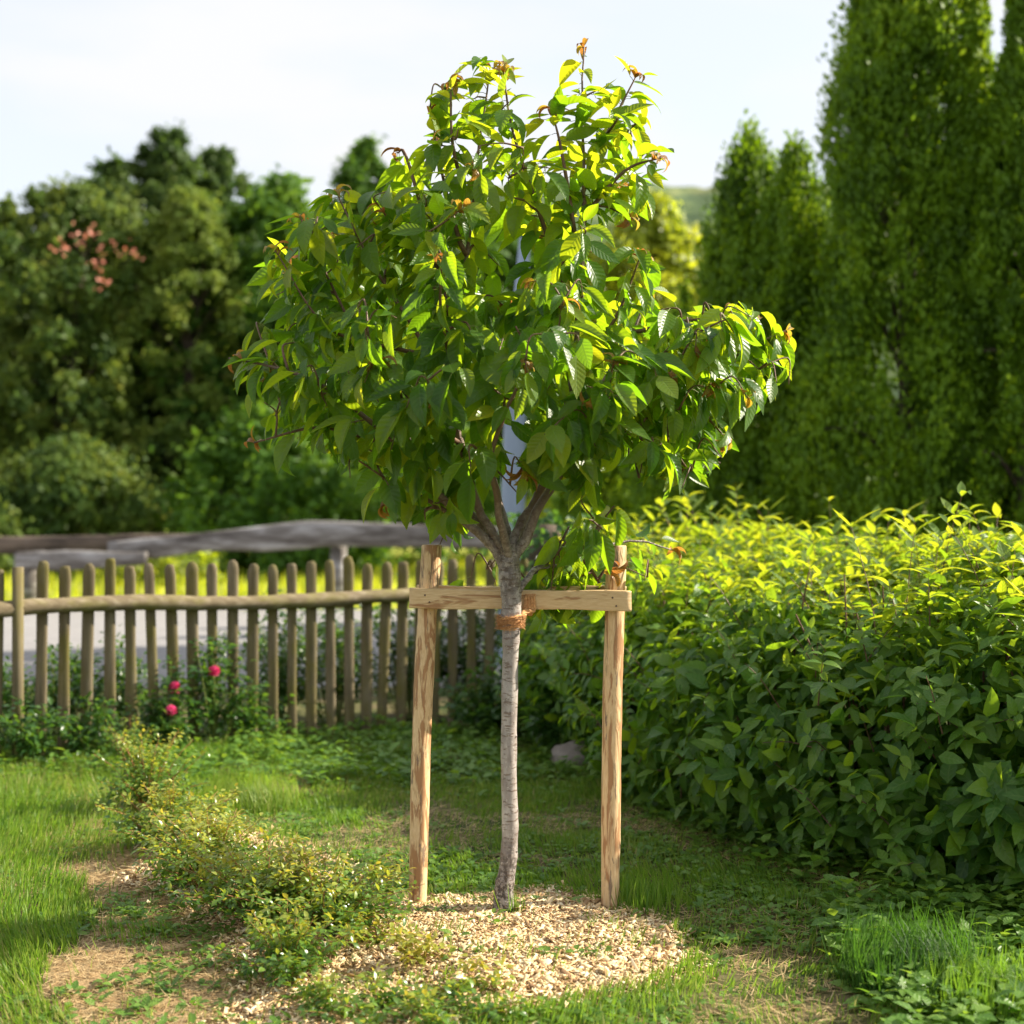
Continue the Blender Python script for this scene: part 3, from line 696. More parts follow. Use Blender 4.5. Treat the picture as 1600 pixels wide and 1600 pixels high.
# ------------------------------------------------------------------ tree support frame
fr = empty('tree_support', (0.0, 5.07, 0.0), 'pale wooden tree stake frame, two peeled poles joined by crossbeams around the cherry trunk', 'tree stake')
def stakepole(pix, d, mat, seed):
    rng = np.random.default_rng(seed); b = MB()
    ctr = catmull([P(x, y, d) for x, y, r in pix], 7); rr = np.interp(np.linspace(0, 1, len(ctr)), np.linspace(0, 1, len(pix)), [r for *_, r in pix]) / F * d
    n = 22; ang = np.arange(n) / n * 2 * math.pi
    V = []
    ph = rng.random(5) * 6
    for k, (c, r) in enumerate(zip(ctr, rr)):
        f = 1 + 0.035 * np.sin(ang * 2 + ph[0] + k * .04) + 0.03 * np.sin(ang * 3 + ph[1]) + 0.018 * np.sin(ang * 5 + ph[2] + k * 0.11) + 0.012 * rng.normal(size=n) 
        f *= 1 + 0.025 * math.sin(k * 0.5 + ph[3]) * 0.6
        V.append(c + np.stack([np.cos(ang) * r * f, np.sin(ang) * r * f, 0 * ang], 1))
    # chamfered sawn end
    top = V[-1]; c = ctr[-1]
    V.append(c + (top - c) * 0.93 + [0, 0, 0.004]); V.append(np.array([c + [0, 0, 0.0045]]))
    m = len(V) - 1
    Vv = np.concatenate(V); i = (np.arange(m - 1) * n)[:, None]; j = np.arange(n)[None]
    Q = np.stack([i + j, i + (j + 1) % n, i + n + (j + 1) % n, i + n + j], -1).reshape(-1, 4)
    Tt = np.array([[m * n, (m - 1) * n + k, (m - 1) * n + (k + 1) % n] for k in range(n)])
    return mesh_obj('stake', Vv, [Q, Tt], mat, fr)
stakepole([(651, 1460, 15), (652, 1433, 14.5), (655, 1300, 15), (658, 1180, 15.5), (663, 1060, 16), (668, 960, 16), (675, 853, 16)], 5.07, M['stake_a'], 1)
stakepole([(953, 1465, 14), (953, 1438, 13.6), (954, 1300, 14.5), (955, 1180, 15), (957, 1060, 15), (960, 960, 15.5), (962, 854, 16)], 5.07, M['stake_b'], 2)
def beam(x0, x1, y0, y1, hpx, d, thick, seed, mat):
    rng = np.random.default_rng(seed); n = 40
    pr = [(-.5, -.42), (-.47, -.5), (.2, -.5), (.47, -.5), (.5, -.42), (.5, .44), (.46, .5), (-.2, .5), (-.46, .5), (-.5, .44)]
    V = []; ph = rng.random(4) * 6
    for k, t in enumerate(np.linspace(0, 1, n)):
        c = P(x0 + (x1 - x0) * t, y0 + (y1 - y0) * t + 1.3 * math.sin(t * 5 + ph[0]), d)
        h = hpx / F * d * (1 + 0.05 * math.sin(t * 7 + ph[1]) + 0.03 * math.sin(t * 17 + ph[2])) 
        for (a, b) in pr: V.append(c + np.array([rng.normal() * .0006, a * thick * (1 + .02 * rng.normal()), b * h]))
    V = np.array(V); m = len(pr); i = (np.arange(n - 1) * m)[:, None]; j = np.arange(m)[None]
    Q = np.stack([i + j, i + (j + 1) % m, i + m + (j + 1) % m, i + m + j], -1).reshape(-1, 4)
    q = len(V); V = np.concatenate([V, [V[:m].mean(0)], [V[-m:].mean(0)]])
    Tt = np.array([[q, (k + 1) % m, k] for k in range(m)] + [[q + 1, (n - 1) * m + k, (n - 1) * m + (k + 1) % m] for k in range(m)])
    o = mesh_obj('crossbeam', V, [Q, Tt], mat, fr, smooth=False); return o
beam(640, 986, 933.5, 940, 30, 5.012, 0.034, 3, M['beam'])
beam(652, 978, 930, 932, 31, 5.125, 0.034, 4, M['beam'])

for (px_, py_, d_) in [(664, 930, 4.994), (671, 941, 4.994), (957, 934, 4.994), (963, 947, 4.994)]:
    b = MB(); c = P(px_, py_, d_); b.tube([c + [0, .006, 0], c, c - [0, .0012, 0]], [.0035, .0035, .0026], 9); b.build('nail', M['nail'], fr)

# ------------------------------------------------------------------ cherry tree
DT = 4.93
ct = empty('cherry_tree', (at(786, DT), DT, 0.0), 'young cherry tree with round crown of large drooping leaves, tied between two stakes', 'tree')
rng = np.random.default_rng(42)
def PT(x, y, off=0.0):
    """crown point: pixel of the photograph plus a real depth offset"""
    return P(x, y, DT + off)
wood = MB()
tr = [(784, 1462, 20), (786, 1440, 18.5), (787, 1415, 16.5), (788, 1385, 15), (794, 1350, 13.2), (797, 1290, 13), (795, 1200, 12.3), (796, 1100, 12.6), (798, 1010, 13), (799, 965, 14.5), (799, 935, 16), (797, 905, 17), (795, 880, 17), (797, 862, 15), (798, 848, 9)]
tc_ = catmull([P(x, y, DT) for x, y, r in tr], 7); trr = np.interp(np.linspace(0, 1, len(tc_)), np.linspace(0, 1, len(tr)), [r for *_, r in tr]) / F * DT
wob = 1 + 0.03 * np.sin(np.arange(len(tc_)) * 0.9) + 0.02 * rng.normal(size=len(tc_))
wood.tube(tc_, trr * wob, 20, 0.018, rng=rng)
for (x, y, sx) in [(806, 1150, 1), (786, 1245, -1), (807, 1265, 1), (807, 1330, 1), (805, 1080, 1), (788, 1010, -1)]:
    c = P(x, y, DT - 0.012); wood.tube([c - [0.010 * sx, 0, 0], c + [0.004 * sx, 0, 0.001]], [0.006, 0.004], 7)
wood.build('trunk', M['cherrybark'], ct)

limbs = {
 'L1': [(792, 895, 0), (780, 868, -.01), (755, 842, -.03), (712, 808, -.07), (650, 742, -.12), (600, 692, -.16), (520, 625, -.2), (430, 582, -.22), (352, 570, -.24)],
 'L2': [(795, 872, -.01), (770, 835, -.02), (742, 788, -.04), (718, 705, -.08), (712, 630, -.10), (715, 510, -.06), (725, 400, -.03), (745, 250, 0), (765, 105, .02)],
 'L3': [(797, 866, .01), (812, 820, .04), (836, 782, .05), (862, 720, .02), (885, 600, -.10), (892, 500, -.10), (903, 400, -.04), (902, 250, 0), (905, 80, 0)],
 'L4': [(800, 875, 0), (822, 838, -.01), (843, 795, -.02), (885, 735, .02), (950, 665, .08), (1030, 610, .12), (1120, 562, .14), (1232, 515, .16)],
 'L5': [(806, 935, .0), (820, 905, .02), (832, 887, .05), (875, 878, .14), (930, 850, .24), (990, 835, .32), (1050, 850, .38)],
 'L6': [(800, 868, .02), (790, 820, .10), (768, 740, .22), (755, 640, .34), (740, 540, .44), (700, 450, .50)],
 'L7': [(800, 862, .02), (830, 790, .12), (880, 690, .28), (940, 600, .40), (990, 520, .48), (1010, 450, .5)],
 'L8': [(792, 885, .0), (760, 830, .06), (690, 750, .20), (620, 660, .34), (540, 560, .44), (480, 470, .48)],
 'L9': [(797, 875, -.01), (778, 800, -.14), (762, 720, -.28), (790, 630, -.40), (820, 560, -.50)],
}
lrad = {'L1': 8, 'L2': 7.2, 'L3': 7.2, 'L4': 8, 'L5': 4.5, 'L6': 7, 'L7': 7, 'L8': 7, 'L9': 6}
nodes = []; noder = []
tips = []
for k, v in limbs.items():
    c = catmull([PT(x, y, o) for x, y, o in v], 6)
    c[3:] += np.cumsum(rng.normal(size=(len(c) - 3, 3)) * 0.0022, 0)
    t = np.linspace(0, 1, len(c)); r = (lrad[k] * (1 - t) ** 0.9 + 1.1) / F * DT
    b = MB(); b.tube(c, r, 11, 0.03, rng=rng)
    b.build('branch', M['cherrybark'], ct)
    a = len(c) // 4
    nodes += list(c[a:]); noder += list(r[a:]); tips.append((c[-1], nrm(c[-1] - c[-3]), c[-10:]))
# named side shoots with their tips read off the photograph
shoots = [[(650, 742, -.12), (600, 610, -.1), (525, 460, -.05), (468, 338, -.02)], [(600, 692, -.16), (500, 668, -.2), (396, 692, -.22)], [(712, 808, -.07), (645, 772, -.1), (600, 790, -.13)],
 [(718, 640, -.08), (645, 510, -.1), (580, 410, -.08), (524, 298, -.05)], [(715, 510, -.06), (660, 420, -.02), (592, 322, 0)], [(725, 400, -.03), (695, 290, .04), (672, 168, .05)],
 [(735, 330, -.02), (708, 230, -.05), (704, 122, -.06)], [(716, 560, -.06), (620, 545, -.12), (510, 510, -.18), (428, 388, -.2)], [(888, 600, -.1), (960, 500, -.12), (1004, 392, -.12)],
 [(903, 320, 0), (948, 210, .03), (996, 115, .05)], [(903, 350, 0), (975, 268, -.05), (1034, 246, -.08)], [(892, 480, -.08), (842, 330, -.05), (800, 200, -.03), (786, 100, -.02)],
 [(950, 665, .08), (1045, 545, .02), (1150, 482, 0)], [(1030, 610, .12), (1090, 640, .08), (1140, 690, .05)], [(950, 665, .08), (1010, 690, 0), (1062, 740, -.04)],
 [(715, 540, -.06), (640, 260, .1), (620, 238, .12)], [(888, 560, -.1), (850, 545, -.3), (820, 560, -.42)], [(903, 400, -.04), (880, 250, -.08), (862, 170, -.08)],
 [(990, 520, .48), (1080, 500, .3), (1185, 500, .2)], [(730, 700, -.08), (640, 640, -.3), (590, 560, -.42)], [(880, 700, -.02), (940, 640, -.3), (960, 560, -.42)],
 [(850, 735, 0), (850, 650, -.3), (880, 470, -.42)], [(720, 620, -.1), (690, 500, -.35), (690, 400, -.4)], [(900, 860, .2), (930, 900, .22), (950, 935, .24)]]
twig = MB()
twigs = []
for s in shoots:
    c = catmull([PT(*q) for q in s], 6); dd = np.linalg.norm(np.array(nodes) - c[0], axis=1); c[0] = nodes[int(dd.argmin())]
    t = np.linspace(0, 1, len(c)); r = (3.4 * (1 - t) + 1.0) / F * DT
    twig.tube(c, r, 7, 0.02, rng=rng)
    nodes += list(c[2:]); noder += list(r[2:]); tips.append((c[-1], nrm(c[-1] - c[-3]), c[-12:])); twigs.append((c, 0.15))
OUT = [(905, 72), (945, 118), (1010, 108), (1030, 165), (985, 215), (1047, 240), (1000, 335), (955, 340), (972, 400), (1012, 385), (1060, 470), (1150, 472), (1242, 498), (1248, 585), (1195, 640), (1140, 705), (1100, 748), (1060, 765), (1000, 745), (960, 705),
       (920, 765), (1000, 815), (1055, 842), (1060, 870), (1005, 900), (980, 870), (935, 935), (905, 1010), (820, 1000), (812, 930), (845, 870), (848, 830), (820, 772), (770, 752), (745, 800), (725, 862), (690, 865), (660, 825), (588, 805), (600, 742), (525, 728), (440, 668), (430, 728), (395, 718), (382, 680),
       (440, 640), (372, 612), (343, 565), (400, 540), (398, 440), (412, 383), (460, 325), (520, 290), (592, 318), (606, 262), (680, 235), (668, 160), (700, 102), (760, 88), (805, 100), (832, 178), (866, 160), (882, 88)]
# targets for further twigs: inside the outline, at real depths in front of and behind the trunk
def halfw(y): return np.interp(y, [80, 200, 350, 480, 600, 700, 780, 860, 950], [.05, .22, .40, .56, .60, .50, .34, .2, .12])
tg = []
while len(tg) < 290:
    x = rng.uniform(345, 1245); y = rng.uniform(110, 930)
    if not inpoly(np.array([x]), np.array([y - 15]), OUT)[0]: continue
    if y > 815 and rng.random() < .5: continue
    if y < 300 and rng.random() < .35: continue
    h = halfw(y) * np.sqrt(max(0.1, 1 - ((x - 800) / 480) ** 2)); off = rng.uniform(-1, 1) * h
    if y > 830: off = abs(off)
    tg.append(PT(x, y, off))
for x_, y_, o_ in [(850, 860, .12), (880, 845, .1), (905, 890, .2), (930, 830, .18), (960, 870, .25), (1000, 850, .3), (1030, 835, .3), (870, 915, .22), (840, 930, .24), (900, 935, .26), (935, 945, .27), (985, 895, .3), (1040, 865, .35), (915, 860, -.05), (945, 810, .1), (880, 900, .15), (855, 950, .25), (760, 890, .25), (735, 905, .3), (775, 915, .3)]:
    tg += [PT(x_, y_, o_), PT(x_ + rng.uniform(-15, 15), y_ + rng.uniform(-12, 12), o_ + rng.uniform(-.04, .05))]
tg = np.array(tg)
order = np.argsort([np.linalg.norm(np.array(nodes) - q, axis=1).min() for q in tg])
for i in order:
    q = tg[i]; A = np.array(nodes); v = q - A; dist = np.linalg.norm(v, axis=1) + 0.6 * np.clip(A[:, 2] - q[2], 0, 9)
    k = int(dist.argmin()); p0 = A[k]
    if np.linalg.norm(q - p0) < 0.07: continue
    mid = (p0 + q) / 2 + np.array([0, 0, 0.05 * np.clip((2.5 - q[2]) / .4, 0, 1)]) + rng.normal(size=3) * 0.02
    c = catmull([p0, mid, q], 6); t = np.linspace(0, 1, len(c))
    twig.tube(c, np.minimum(noder[k] * 0.8, 0.0045) * (1 - t) + 0.0016, 6, 0.02, rng=rng)
    nodes += list(c[4::2]); noder += [0.003] * len(c[4::2]); twigs.append((c, 0.0))
    if rng.random() < 0.16: tips.append((c[-1], nrm(c[-1] - c[-3]), c[-8:]))
for tp in tips: twigs.append((tp[2], 0.0))
for k in ('L1', 'L2', 'L3', 'L4'):
    c = catmull([PT(*q) for q in limbs[k]], 6); twigs.append((c[len(c) // 2:], 0.0))
twig.build('twigs', M['twig'], ct)

LB, LD, LN, LR, LP = [], [], [], [], []
pet = MB()
crown_c = np.array([0.0, DT, 2.0])
for c, t0 in twigs:
    seg = np.concatenate([[0], np.cumsum(np.linalg.norm(np.diff(c, axis=0), axis=1))]); Lt = seg[-1]
    s = Lt * t0; ang = rng.random() * 6
    while s < Lt + 0.001:
        p = np.array([np.interp(s, seg, c[:, a]) for a in range(3)])
        j = min(len(c) - 2, int(np.searchsorted(seg, s))); td = nrm(c[min(j + 1, len(c) - 1)] - c[max(j - 1, 0)])
        for _ in range(1 if s < Lt - 0.05 else 2):
            ang += 2.4 + rng.normal() * 0.3
            a = nrm(np.cross(td, [0.3, 0.2, 1.0])); b = np.cross(td, a)
            side = math.cos(ang) * a + math.sin(ang) * b
            outw = nrm((p - crown_c) * [1, 1, 0.5])
            hi = np.clip((p[2] - 2.2) / 0.8, 0, 1)
            dr = 0.85 - 0.55 * hi
            D = nrm(side * 0.75 + td * 0.30 + outw * 0.35 + np.array([0, 0, -dr]) + rng.normal(size=3) * 0.28)
            pb = p + nrm(side + td * 0.4 + [0, 0, -.2]) * rng.uniform(0.018, 0.035)
            N = nrm(outw * 0.9 + np.array([0, -0.25, 0.9]) + rng.normal(size=3) * 0.5)
            N = nrm(N - D * np.dot(N, D))
            LB.append(pb); LD.append(D); LN.append(N); LR.append(hi)
            LP.append([p, (p + pb) / 2 + [0, 0, .003], pb])
        s += rng.uniform(0.017, 0.034)
LB, LD, LN, LR = map(np.array, (LB, LD, LN, LR))
n = len(LB); Ls = np.where(rng.random(n) < .15, rng.uniform(0.05, 0.09, n), rng.uniform(0.088, 0.156, n)) * (1 - 0.10 * LR)
mid = LB + LD * Ls[:, None] * 0.75
mx_, my_ = 800 + mid[:, 0] / mid[:, 1] * F, 800 - (mid[:, 2] - CAMZ) / mid[:, 1] * F
keep = inpoly(mx_, my_, OUT) | ((my_ < 360) & inpoly(850 + (mx_ - 850) * .95, 260 + (my_ - 260) * .93, OUT)) | (rng.random(n) < 0.06)
# the crown is loose at its centre, where the pole shows between the limbs
keep &= ~((np.abs(mx_ - 804) < 16) & (np.abs(my_ - 705) < 62) & (rng.random(n) < 0.93))
keep &= ~((np.abs(mx_ - 822) < 20) & (np.abs(my_ - 415) < 28) & (rng.random(n) < 0.93))
keep &= ~((np.abs(mx_ - 800) < 70) & (my_ > 770) & (mid[:, 1] < DT + .05) & (rng.random(n) < 0.9))
keep &= ~((my_ > 905) & (mid[:, 1] < 5.0))
for sx_ in (676, 962): keep &= ~((np.abs(mx_ - sx_) < 30) & (np.abs(my_ - 878) < 42) & (mid[:, 1] < 5.15) & (rng.random(n) < 0.93))
keep &= rng.random(n) < np.interp(my_, [90, 250, 420, 800], [0.75, 0.85, .92, .95])
sel = np.where(keep)[0]
for i in sel: pet.tube(LP[i], [0.0013, 0.0012, 0.0011], 3, cap=False)
rv_ = np.clip(rng.random(len(sel)) * 0.8 + 0.28 * LR[sel] + .3 * (rng.random(len(sel)) < .04), 0, 1)
leaf_obj('crown', leaves(LB[sel], LD[sel], LN[sel], Ls[sel], Ls[sel] * rng.uniform(0.40, 0.55, len(sel)), rng.uniform(-0.2, 1.5, len(sel)) , rng.uniform(0.08, 0.75, len(sel)), nv=8, prof='cherry', rnd=rv_, nu=5), M['cherry'], ct)
pet.build('leaf_stalks', M['greenstem'], ct)
yb, yd, yn, yl, yc = [], [], [], [], []
for p, dvec, _ in tips:
    for k in range(rng.integers(4, 8)):
        a = rng.random() * 6.28; x = nrm(np.cross(dvec, [0.1, 0.3, 1])); y = np.cross(dvec, x); s = math.cos(a) * x + math.sin(a) * y
        yb.append(p - dvec * rng.uniform(0, 0.035)); yd.append(nrm(dvec * 0.9 + s * 0.7 + [0, 0, .35])); yn.append(-s + dvec * 0.1 if rng.random() < .2 else s * 0.4 + dvec * 0.6 + [0, 0, .3]); yl.append(rng.uniform(0.045, 0.085)); yc.append(rng.uniform(1.6, 3.6))
yl = np.array(yl)
leaf_obj('young_leaves', leaves(np.array(yb), np.array(yd), np.array(yn), yl, yl * 0.36, np.array(yc), 0.4, nv=9, prof='cherry'), M['young'], ct)

# ------------------------------------------------------------------ coir rope
rp_ = MB(); rng = np.random.default_rng(5)
rc = P(798, 972, DT); k = np.linspace(0, 4.6 * 2 * math.pi, 150)
rr = 0.0335 + 0.0022 * np.sin(k * 1.7) + 0.003 * np.sin(k / k[-1] * math.pi)
rp_.tube(np.stack([rc[0] + np.cos(k) * rr, rc[1] + np.sin(k) * rr, rc[2] - 0.019 + 0.038 * k / k[-1] + 0.003 * np.sin(k * 1.3) + 0.004 * np.cos(k + .6) + 0.004 * np.cos(k * .53)], 1), 0.0050, 7, 0.10, rng=rng)
# turns that run back round the crossbeam beside the trunk
bc = P(826, 944, 5.012)
for o in np.linspace(-0.014, 0.016, 6):
    a = np.linspace(0, 2 * math.pi, 26)
    rp_.tube(np.stack([bc[0] + o + 0.006 * np.sin(a), bc[1] + np.cos(a) * 0.026, bc[2] + 0.002 + np.sin(a) * 0.040], 1), 0.0038, 6, 0.15, rng=rng)
for o in (-0.01, 0.0, 0.01, 0.018):
    rp_.tube(catmull([rc + [0.036, 0.0, o * 0.8], rc + [0.045, 0.02, 0.02 + o], [bc[0] + o, bc[1] - 0.028, bc[2] - 0.02], [bc[0] + o, bc[1] - 0.024, bc[2] + 0.03]], 5), 0.0055, 6, 0.15, rng=rng)
for _ in range(640):
    a = rng.random() * 6.28; z = rng.uniform(-0.024, 0.024); p = rc + [math.cos(a) * 0.041, math.sin(a) * 0.041, z]
    tdir = np.array([-math.sin(a), math.cos(a), 0]) * rng.choice([-1, 1]); o = np.array([math.cos(a), math.sin(a), 0])
    L_ = rng.uniform(0.008, 0.03)
    q = p + tdir * L_ * 0.6 + o * rng.uniform(-.001, .006); e = p + tdir * L_ + o * rng.uniform(-.002, .012) + [0, 0, rng.normal() * .006]
    rp_.tube([p, q, e], [0.0008, 0.0007, 0.0004], 3, cap=False)
ro = rp_.build('coir_rope', M['rope']); tag(ro, 'brown coir rope wound around the cherry trunk and tied to the crossbeam', 'rope')

# ------------------------------------------------------------------ hedge
hd = empty('hedge', (1.9, 6.5, 0), 'wide leafy hedge on the right, dark green face and sunlit yellow-green top', 'hedge')
rng = np.random.default_rng(77)
# front-face foot line seen in the photograph, far (left) to near (right); the near end turns away to the right
foot = np.array([[0.22, 10.0], [0.28, 9.0], [0.42, 8.0], [0.62, 7.1], [0.90, 6.3], [1.32, 5.6], [1.75, 5.15], [2.4, 4.95], [3.1, 5.15], [4.2, 5.5]])
fp = catmull(foot, 10)
fs = np.concatenate([[0], np.cumsum(np.linalg.norm(np.diff(fp, axis=0), axis=1))])
def footp(s): return np.stack([np.interp(s, fs, fp[:, 0]), np.interp(s, fs, fp[:, 1])], 1)
def edge_depth(x, y):
    return np.clip((np.asarray(x) - np.interp(y, foot[:7, 1][::-1], foot[:7, 0][::-1])) * 0.9, 0, 3)
def htop(x, y):  # top height
    return np.interp(y, [4.8, 5.6, 6.5, 8, 10], [0.96, 0.98, 0.93, 0.97, 1.02]) + 0.17 * np.clip(edge_depth(x, y) / 1.3, 0, 1) ** 0.8 + 0.24 * (fbm(x * 2.4, y * 2.4, 41) - 0.5) * 2
def face_samples(n):
    s = rng.random(n) * fs[-1]; p = footp(s); q = footp(np.minimum(s + 0.05, fs[-1])); t = nrm(q - p + 1e-9)
    nn = np.stack([t[:, 1], -t[:, 0]], 1)   # right-hand normal
    nn = np.where((nn @ np.array([-1., -.6]))[:, None] < 0, -nn, nn)
    v = rng.random(n)
    z = v * htop(p[:, 0], p[:, 1])
    bulge = 0.22 * np.sin(np.clip(v * 1.15, 0, 1) * math.pi) - 0.30 * np.clip(v - 0.72, 0, 1) / 0.28 * 0.9 + 0.16 * (fbm(s * 2.4, z * 2.6, 51) - 0.5) * 2
    dep = -rng.random(n) ** 1.6 * 0.38
    xy = p + nn * (bulge + dep)[:, None]
    return np.column_stack([xy, z]), np.column_stack([nn, np.zeros(n)]), v
n = 15000
pf_, nf_, vf_ = face_samples(n)
kk = rng.random(n) < np.clip((fbm(pf_[:, 1] * 2.6 + pf_[:, 0], pf_[:, 2] * 3.2, 57) - .30) * 4.5, .12, 1); pf_, nf_, vf_ = pf_[kk], nf_[kk], vf_[kk]; n = len(pf_)
D = nrm(nf_ * 0.45 + rdir(n, rng) * 0.95 + np.array([0, 0, -0.22]))
N = nrm(nf_ * 0.7 + np.array([0, 0, 0.75]) + rdir(n, rng) * 0.65)
Ls = rng.uniform(0.05, 0.13, n) * np.interp(pf_[:, 1], [5, 6, 9], [1.15, 1.0, 0.85])
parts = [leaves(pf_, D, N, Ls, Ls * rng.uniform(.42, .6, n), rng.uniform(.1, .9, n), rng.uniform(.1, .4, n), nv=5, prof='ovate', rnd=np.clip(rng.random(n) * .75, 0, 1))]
# top surface
n = 17000
s = rng.random(n) * fs[-1]; p = footp(s); dep = rng.random(n) * 2.6
q = footp(np.minimum(s + .05, fs[-1])); t = nrm(q - p + 1e-9); nn = np.stack([t[:, 1], -t[:, 0]], 1); nn = np.where((nn @ np.array([-1., -.6]))[:, None] < 0, -nn, nn)
xy = p - nn * dep[:, None] + nn * 0.02
z = htop(xy[:, 0], xy[:, 1]) - rng.random(n) ** 1.5 * 0.28 - 0.16 * np.clip(0.25 - dep, 0, 1) / 0.25
pt_ = np.column_stack([xy, z])
D = nrm(rdir(n, rng) * [1, 1, 0.6] + np.array([0, 0, 0.25])); N = nrm(np.array([0, 0, 0.9]) + rdir(n, rng) * 0.6)
Ls = rng.uniform(0.05, 0.14, n)
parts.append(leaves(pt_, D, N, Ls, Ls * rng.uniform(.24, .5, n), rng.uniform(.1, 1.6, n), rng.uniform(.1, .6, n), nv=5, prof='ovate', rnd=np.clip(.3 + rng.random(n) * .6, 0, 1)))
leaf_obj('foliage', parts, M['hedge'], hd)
# upright young shoots with long leaves
sb, sd, sn, sl = [], [], [], []; st = MB()
for k in range(520):
    s = rng.random(1) * fs[-1]; p = footp(s)[0]; p = p + np.array([rng.uniform(0.05, 1.6), rng.uniform(0, 1.2)]) * [1, .8]
    z0 = float(htop(p[0:1], p[1:2])[0]) - 0.12; h = rng.uniform(0.10, 0.26) + rng.uniform(.08, .22) * (rng.random() < .14)
    if p[0] / p[1] > 0.2 and rng.random() < .4: h += rng.uniform(.05, .16)
    lean = rng.normal(size=2) * 0.25
    c = np.array([[p[0] + lean[0] * h * t ** 1.5, p[1] + lean[1] * h * t ** 1.5, z0 + h * t] for t in np.linspace(0, 1, 5)])
    st.tube(c, np.linspace(0.003, 0.0012, 5), 4, cap=False)
    ang = rng.random() * 6
    for t in np.linspace(0.25, 1.0, rng.integers(4, 8)):
        for sg in (0, math.pi):
            a = ang + sg + rng.normal() * .3; o = np.array([math.cos(a), math.sin(a), 0.75 if t > .7 else 0.3])
            sb.append([np.interp(t, np.linspace(0, 1, 5), c[:, i]) for i in range(3)]); sd.append(o); sn.append([-o[0] * .5, -o[1] * .5, 1]); sl.append(rng.uniform(0.06, 0.16))
        ang += 1.57
sl = np.array(sl)
leaf_obj('young_shoots', leaves(np.array(sb), np.array(sd), np.array(sn), sl, sl * .34, rng.uniform(-.3, 1.5, len(sl)), .35, nv=6, prof='cherry'), M['hedge_yellow'], hd)
fb, fd_, fn, fl2 = [], [], [], []
qf, qn, qv = face_samples(260)
for p, nn_ in zip(qf, qn):
    if p[2] < .12: continue
    Lh = rng.uniform(.12, .32); dv = nrm(nn_ * .8 + np.array([0, 0, .9]) + rng.normal(size=3) * .45)
    c = catmull([p, p + dv * Lh * .55, p + dv * Lh + [0, 0, -.03]], 3); st.tube(c, np.linspace(.003, .0012, len(c)), 4, cap=False)
    for t in np.linspace(.3, 1, 5):
        a = rng.random() * 6.28
        for sg in (0, math.pi):
            x_ = nrm(np.cross(dv, [.1, .2, 1.])); y_ = np.cross(dv, x_); o = x_ * math.cos(a + sg) + y_ * math.sin(a + sg)
            fb.append(p + dv * Lh * t); fd_.append(o + dv * .5 + [0, 0, -.15]); fn.append(nn_ * .4 + [0, 0, .9]); fl2.append(rng.uniform(.05, .11) * (1.15 - .4 * t))
fl2 = np.array(fl2)
leaf_obj('side_shoots', leaves(np.array(fb), np.array(fd_), np.array(fn), fl2, fl2 * .5, rng.uniform(.2, 1., len(fl2)), .25, nv=6, prof='ovate', rnd=rng.uniform(.3, .85, len(fl2))), M['hedge'], hd)
# inner stems and dark twig mass
for k in range(190):
    s = rng.random(1) * fs[-1]; p = footp(s)[0]; q = p + np.array([rng.uniform(.15, .9), rng.uniform(.05, .5)]); h = rng.uniform(.7, 1.15)
    l = rng.normal(size=2) * .18
    st.tube(catmull([[q[0], q[1], -.02], [q[0] + l[0] * .4, q[1] + l[1] * .4, h * .5], [q[0] + l[0], q[1] + l[1], h]], 3), np.linspace(.010, .003, 7), 5, cap=False)
st.build('stems', M['twig'], hd)
# inner leaves block the light through the middle
n = 9000
pi_, ni_, vi_ = face_samples(n); pi_[:, :2] -= ni_[:, :2] * rng.uniform(.3, 1.1, n)[:, None]; pi_[:, 2] *= .9
Ls = rng.uniform(.09, .16, n)
leaf_obj('inner_foliage', leaves(pi_, rdir(n, rng), rdir(n, rng), Ls, Ls * .7, .4, .2, nv=3, prof='ovate', rnd=rng.random(n) * .4), M['hedge'], hd)

